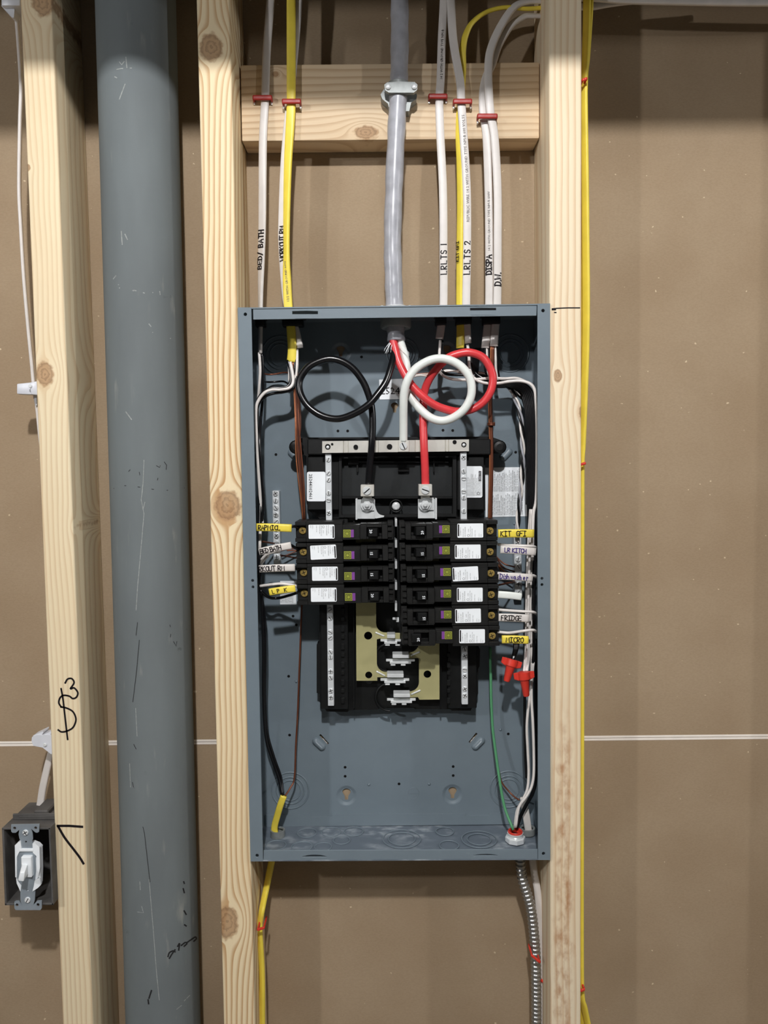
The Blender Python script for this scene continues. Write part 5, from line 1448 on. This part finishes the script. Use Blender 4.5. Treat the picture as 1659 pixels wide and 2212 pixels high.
# ------------------------------------------------------------------ switch box and switch
PX = MT['boxpl']
SB0, SB1 = -.0125, .058
sbx = empty('switch_box', at(60, 1954, .02), 'black plastic single switch box nailed to the left stud', 'electrical box')
def sbp(px, py): return at(px, py, SB0)
oo = [(4, 1788.5), (108.5, 1788), (115.5, 1955), (10.5, 1955.5)]
th = 2.6
for nm, q in (('box_wall', [oo[0], oo[1], (oo[1][0], oo[1][1] + 4), (oo[0][0], oo[0][1] + 4)]), ('box_wall', [(oo[3][0], oo[3][1] - 4), (oo[2][0], oo[2][1] - 4), oo[2], oo[3]]),
              ('box_wall', [oo[0], (oo[0][0] + 4, oo[0][1]), (oo[3][0] + 4, oo[3][1]), oo[3]]), ('box_wall', [(oo[1][0] - 4, oo[1][1]), oo[1], oo[2], (oo[2][0] - 4, oo[2][1])])):
    build(nm, bev(quad(q, SB0, SB1), .0004, 1).t(), PX, sbx)
build('box_back', quad(oo, SB1 - .002, SB1).t(), PX, sbx)
# raised cable entries and the nail boss on top of the box
zt2 = at(50, 1788, SB0).z
xa_, xb_ = at(6, 1788, SB0).x, at(107, 1788, SB0).x
build('cable_entry', bev(G().box(xa_ + .022, xa_ + .040, .020, .056, zt2 - .001, zt2 + .006), .0015, 1).t(), PX, sbx)
build('cable_entry', bev(G().box(xa_ + .044, xb_ - .002, .014, .056, zt2 - .001, zt2 + .004), .0015, 1).t(), PX, sbx)
build('nail_boss', bev(G().box(xa_ + .002, xb_ + .004, .008, .0105, zt2, zt2 + .0075), .0006, 1).t(), PX, sbx)
build('nail', Path([Vector((xa_ + .010, .009, zt2 + .004)), Vector((xa_ + .03, .009, zt2 + .004)), Vector((xb_ + .006, .009, zt2 + .0045))], 2).sweep(.0014, n=8).t(), MT['boxpl'], sbx)
for y in (1795, 1905): 
    build('side_lug', bev(quad([(108, y), (116, y - 8), (117, y + 6), (109, y + 14)], .002, .030), .0006, 1).t(), PX, sbx)
sw = empty('light_switch', at(60, 1966, -.016), 'white toggle light switch on a zinc yoke, screwed to the black box', 'light switch')
YK = MT['yoke']
YD = -.0160
yo = [(24, 1781), (85, 1780), (84, 1797), (80, 1799), (76, 1798), (67, 1790), (70, 1800), (71, 1812), (69, 1816), (74, 1830), (76, 1850), (77, 1880), (75, 1902), (73, 1912), (76, 1926), (75, 1944), (72, 1955), (80, 1946), (90, 1945), (90, 1962), (87, 1966), (34, 1966), (31, 1962), (31, 1948), (34, 1946), (41, 1946), (47, 1955), (44, 1944), (44, 1926), (46, 1912), (38, 1902), (35, 1880), (34, 1852), (42, 1832), (46, 1818), (42, 1812), (40, 1802), (42, 1792), (34, 1799), (27, 1799), (24, 1796)]
build('yoke', bev(pxplate([yo, circ(31.5, 1789, 3.4, 10), circ(77, 1788.5, 3.4, 10), circ(36.5, 1955, 3.4, 10), circ(82, 1954.5, 3.4, 10), circ(56, 1818.5, 2.4, 8), circ(59.5, 1923.5, 2.4, 8)], YD, .0012), .0002, 1).t(), YK, sw)
body = [(32, 1824), (44, 1817), (46, 1832), (41, 1840), (34, 1852), (34, 1895), (39, 1902), (44, 1910), (44, 1926), (36, 1912), (34, 1905), (32, 1890)]
build('switch_body', bev(pxplate([[(32, 1826), (40, 1818), (50, 1820), (70, 1822), (80, 1826), (86, 1832), (87, 1880), (86, 1910), (84, 1916), (78, 1917), (72, 1926), (44, 1926), (36, 1908), (34, 1890)]], YD + .0016, .008), .001, 1).t(), MT['swwht'], sw)
build('switch_rim', bev(pxplate([[(32, 1826), (44, 1817), (46, 1834), (40, 1843), (36, 1852), (36, 1895), (33, 1895)]], YD - .0016, .003), .0004, 1).t(), MT['swwht'], sw)
build('switch_rim', bev(pxplate([[(70, 1822), (76, 1822), (85, 1830), (86, 1875), (83, 1895), (80, 1895), (79, 1850), (71, 1842)]], YD - .0016, .003), .0004, 1).t(), MT['swwht'], sw)
build('switch_rim', bev(pxplate([[(75, 1902), (86, 1896), (88, 1912), (82, 1918), (70, 1926), (73, 1914)]], YD - .0016, .003), .0004, 1).t(), MT['swwht'], sw)
build('switch_bridge', bev(quad([(41, 1834), (72, 1834), (72, 1840), (41, 1840)], YD - .002, YD + .001), .0004, 1).t(), MT['swwht'], sw)
build('toggle_frame', bev(quad([(45, 1851), (67, 1851), (68.5, 1896), (46, 1896)], YD - .0050, YD + .001), .0008, 1).t(), MT['swwht'], sw)
a = [at(47, 1866, YD - .005), at(60, 1866, YD - .005), at(61, 1888, YD - .005), at(47, 1888, YD - .005)]
b = [at(43, 1884, YD - .020), at(54, 1884, YD - .020), at(51, 1905, YD - .020), at(38, 1903, YD - .020)]
build('toggle_lever', bev(G().hexa(b + a), .0012, 2).t(), MT['swwht'], sw, smooth=True, label='white lever pointing down')
slotted(55.5, 1798, YD, 6.2, .0018, MT['steel'], sw, 30, True)
slotted(60, 1943.5, YD, 6.2, .0018, MT['steel'], sw, 60)
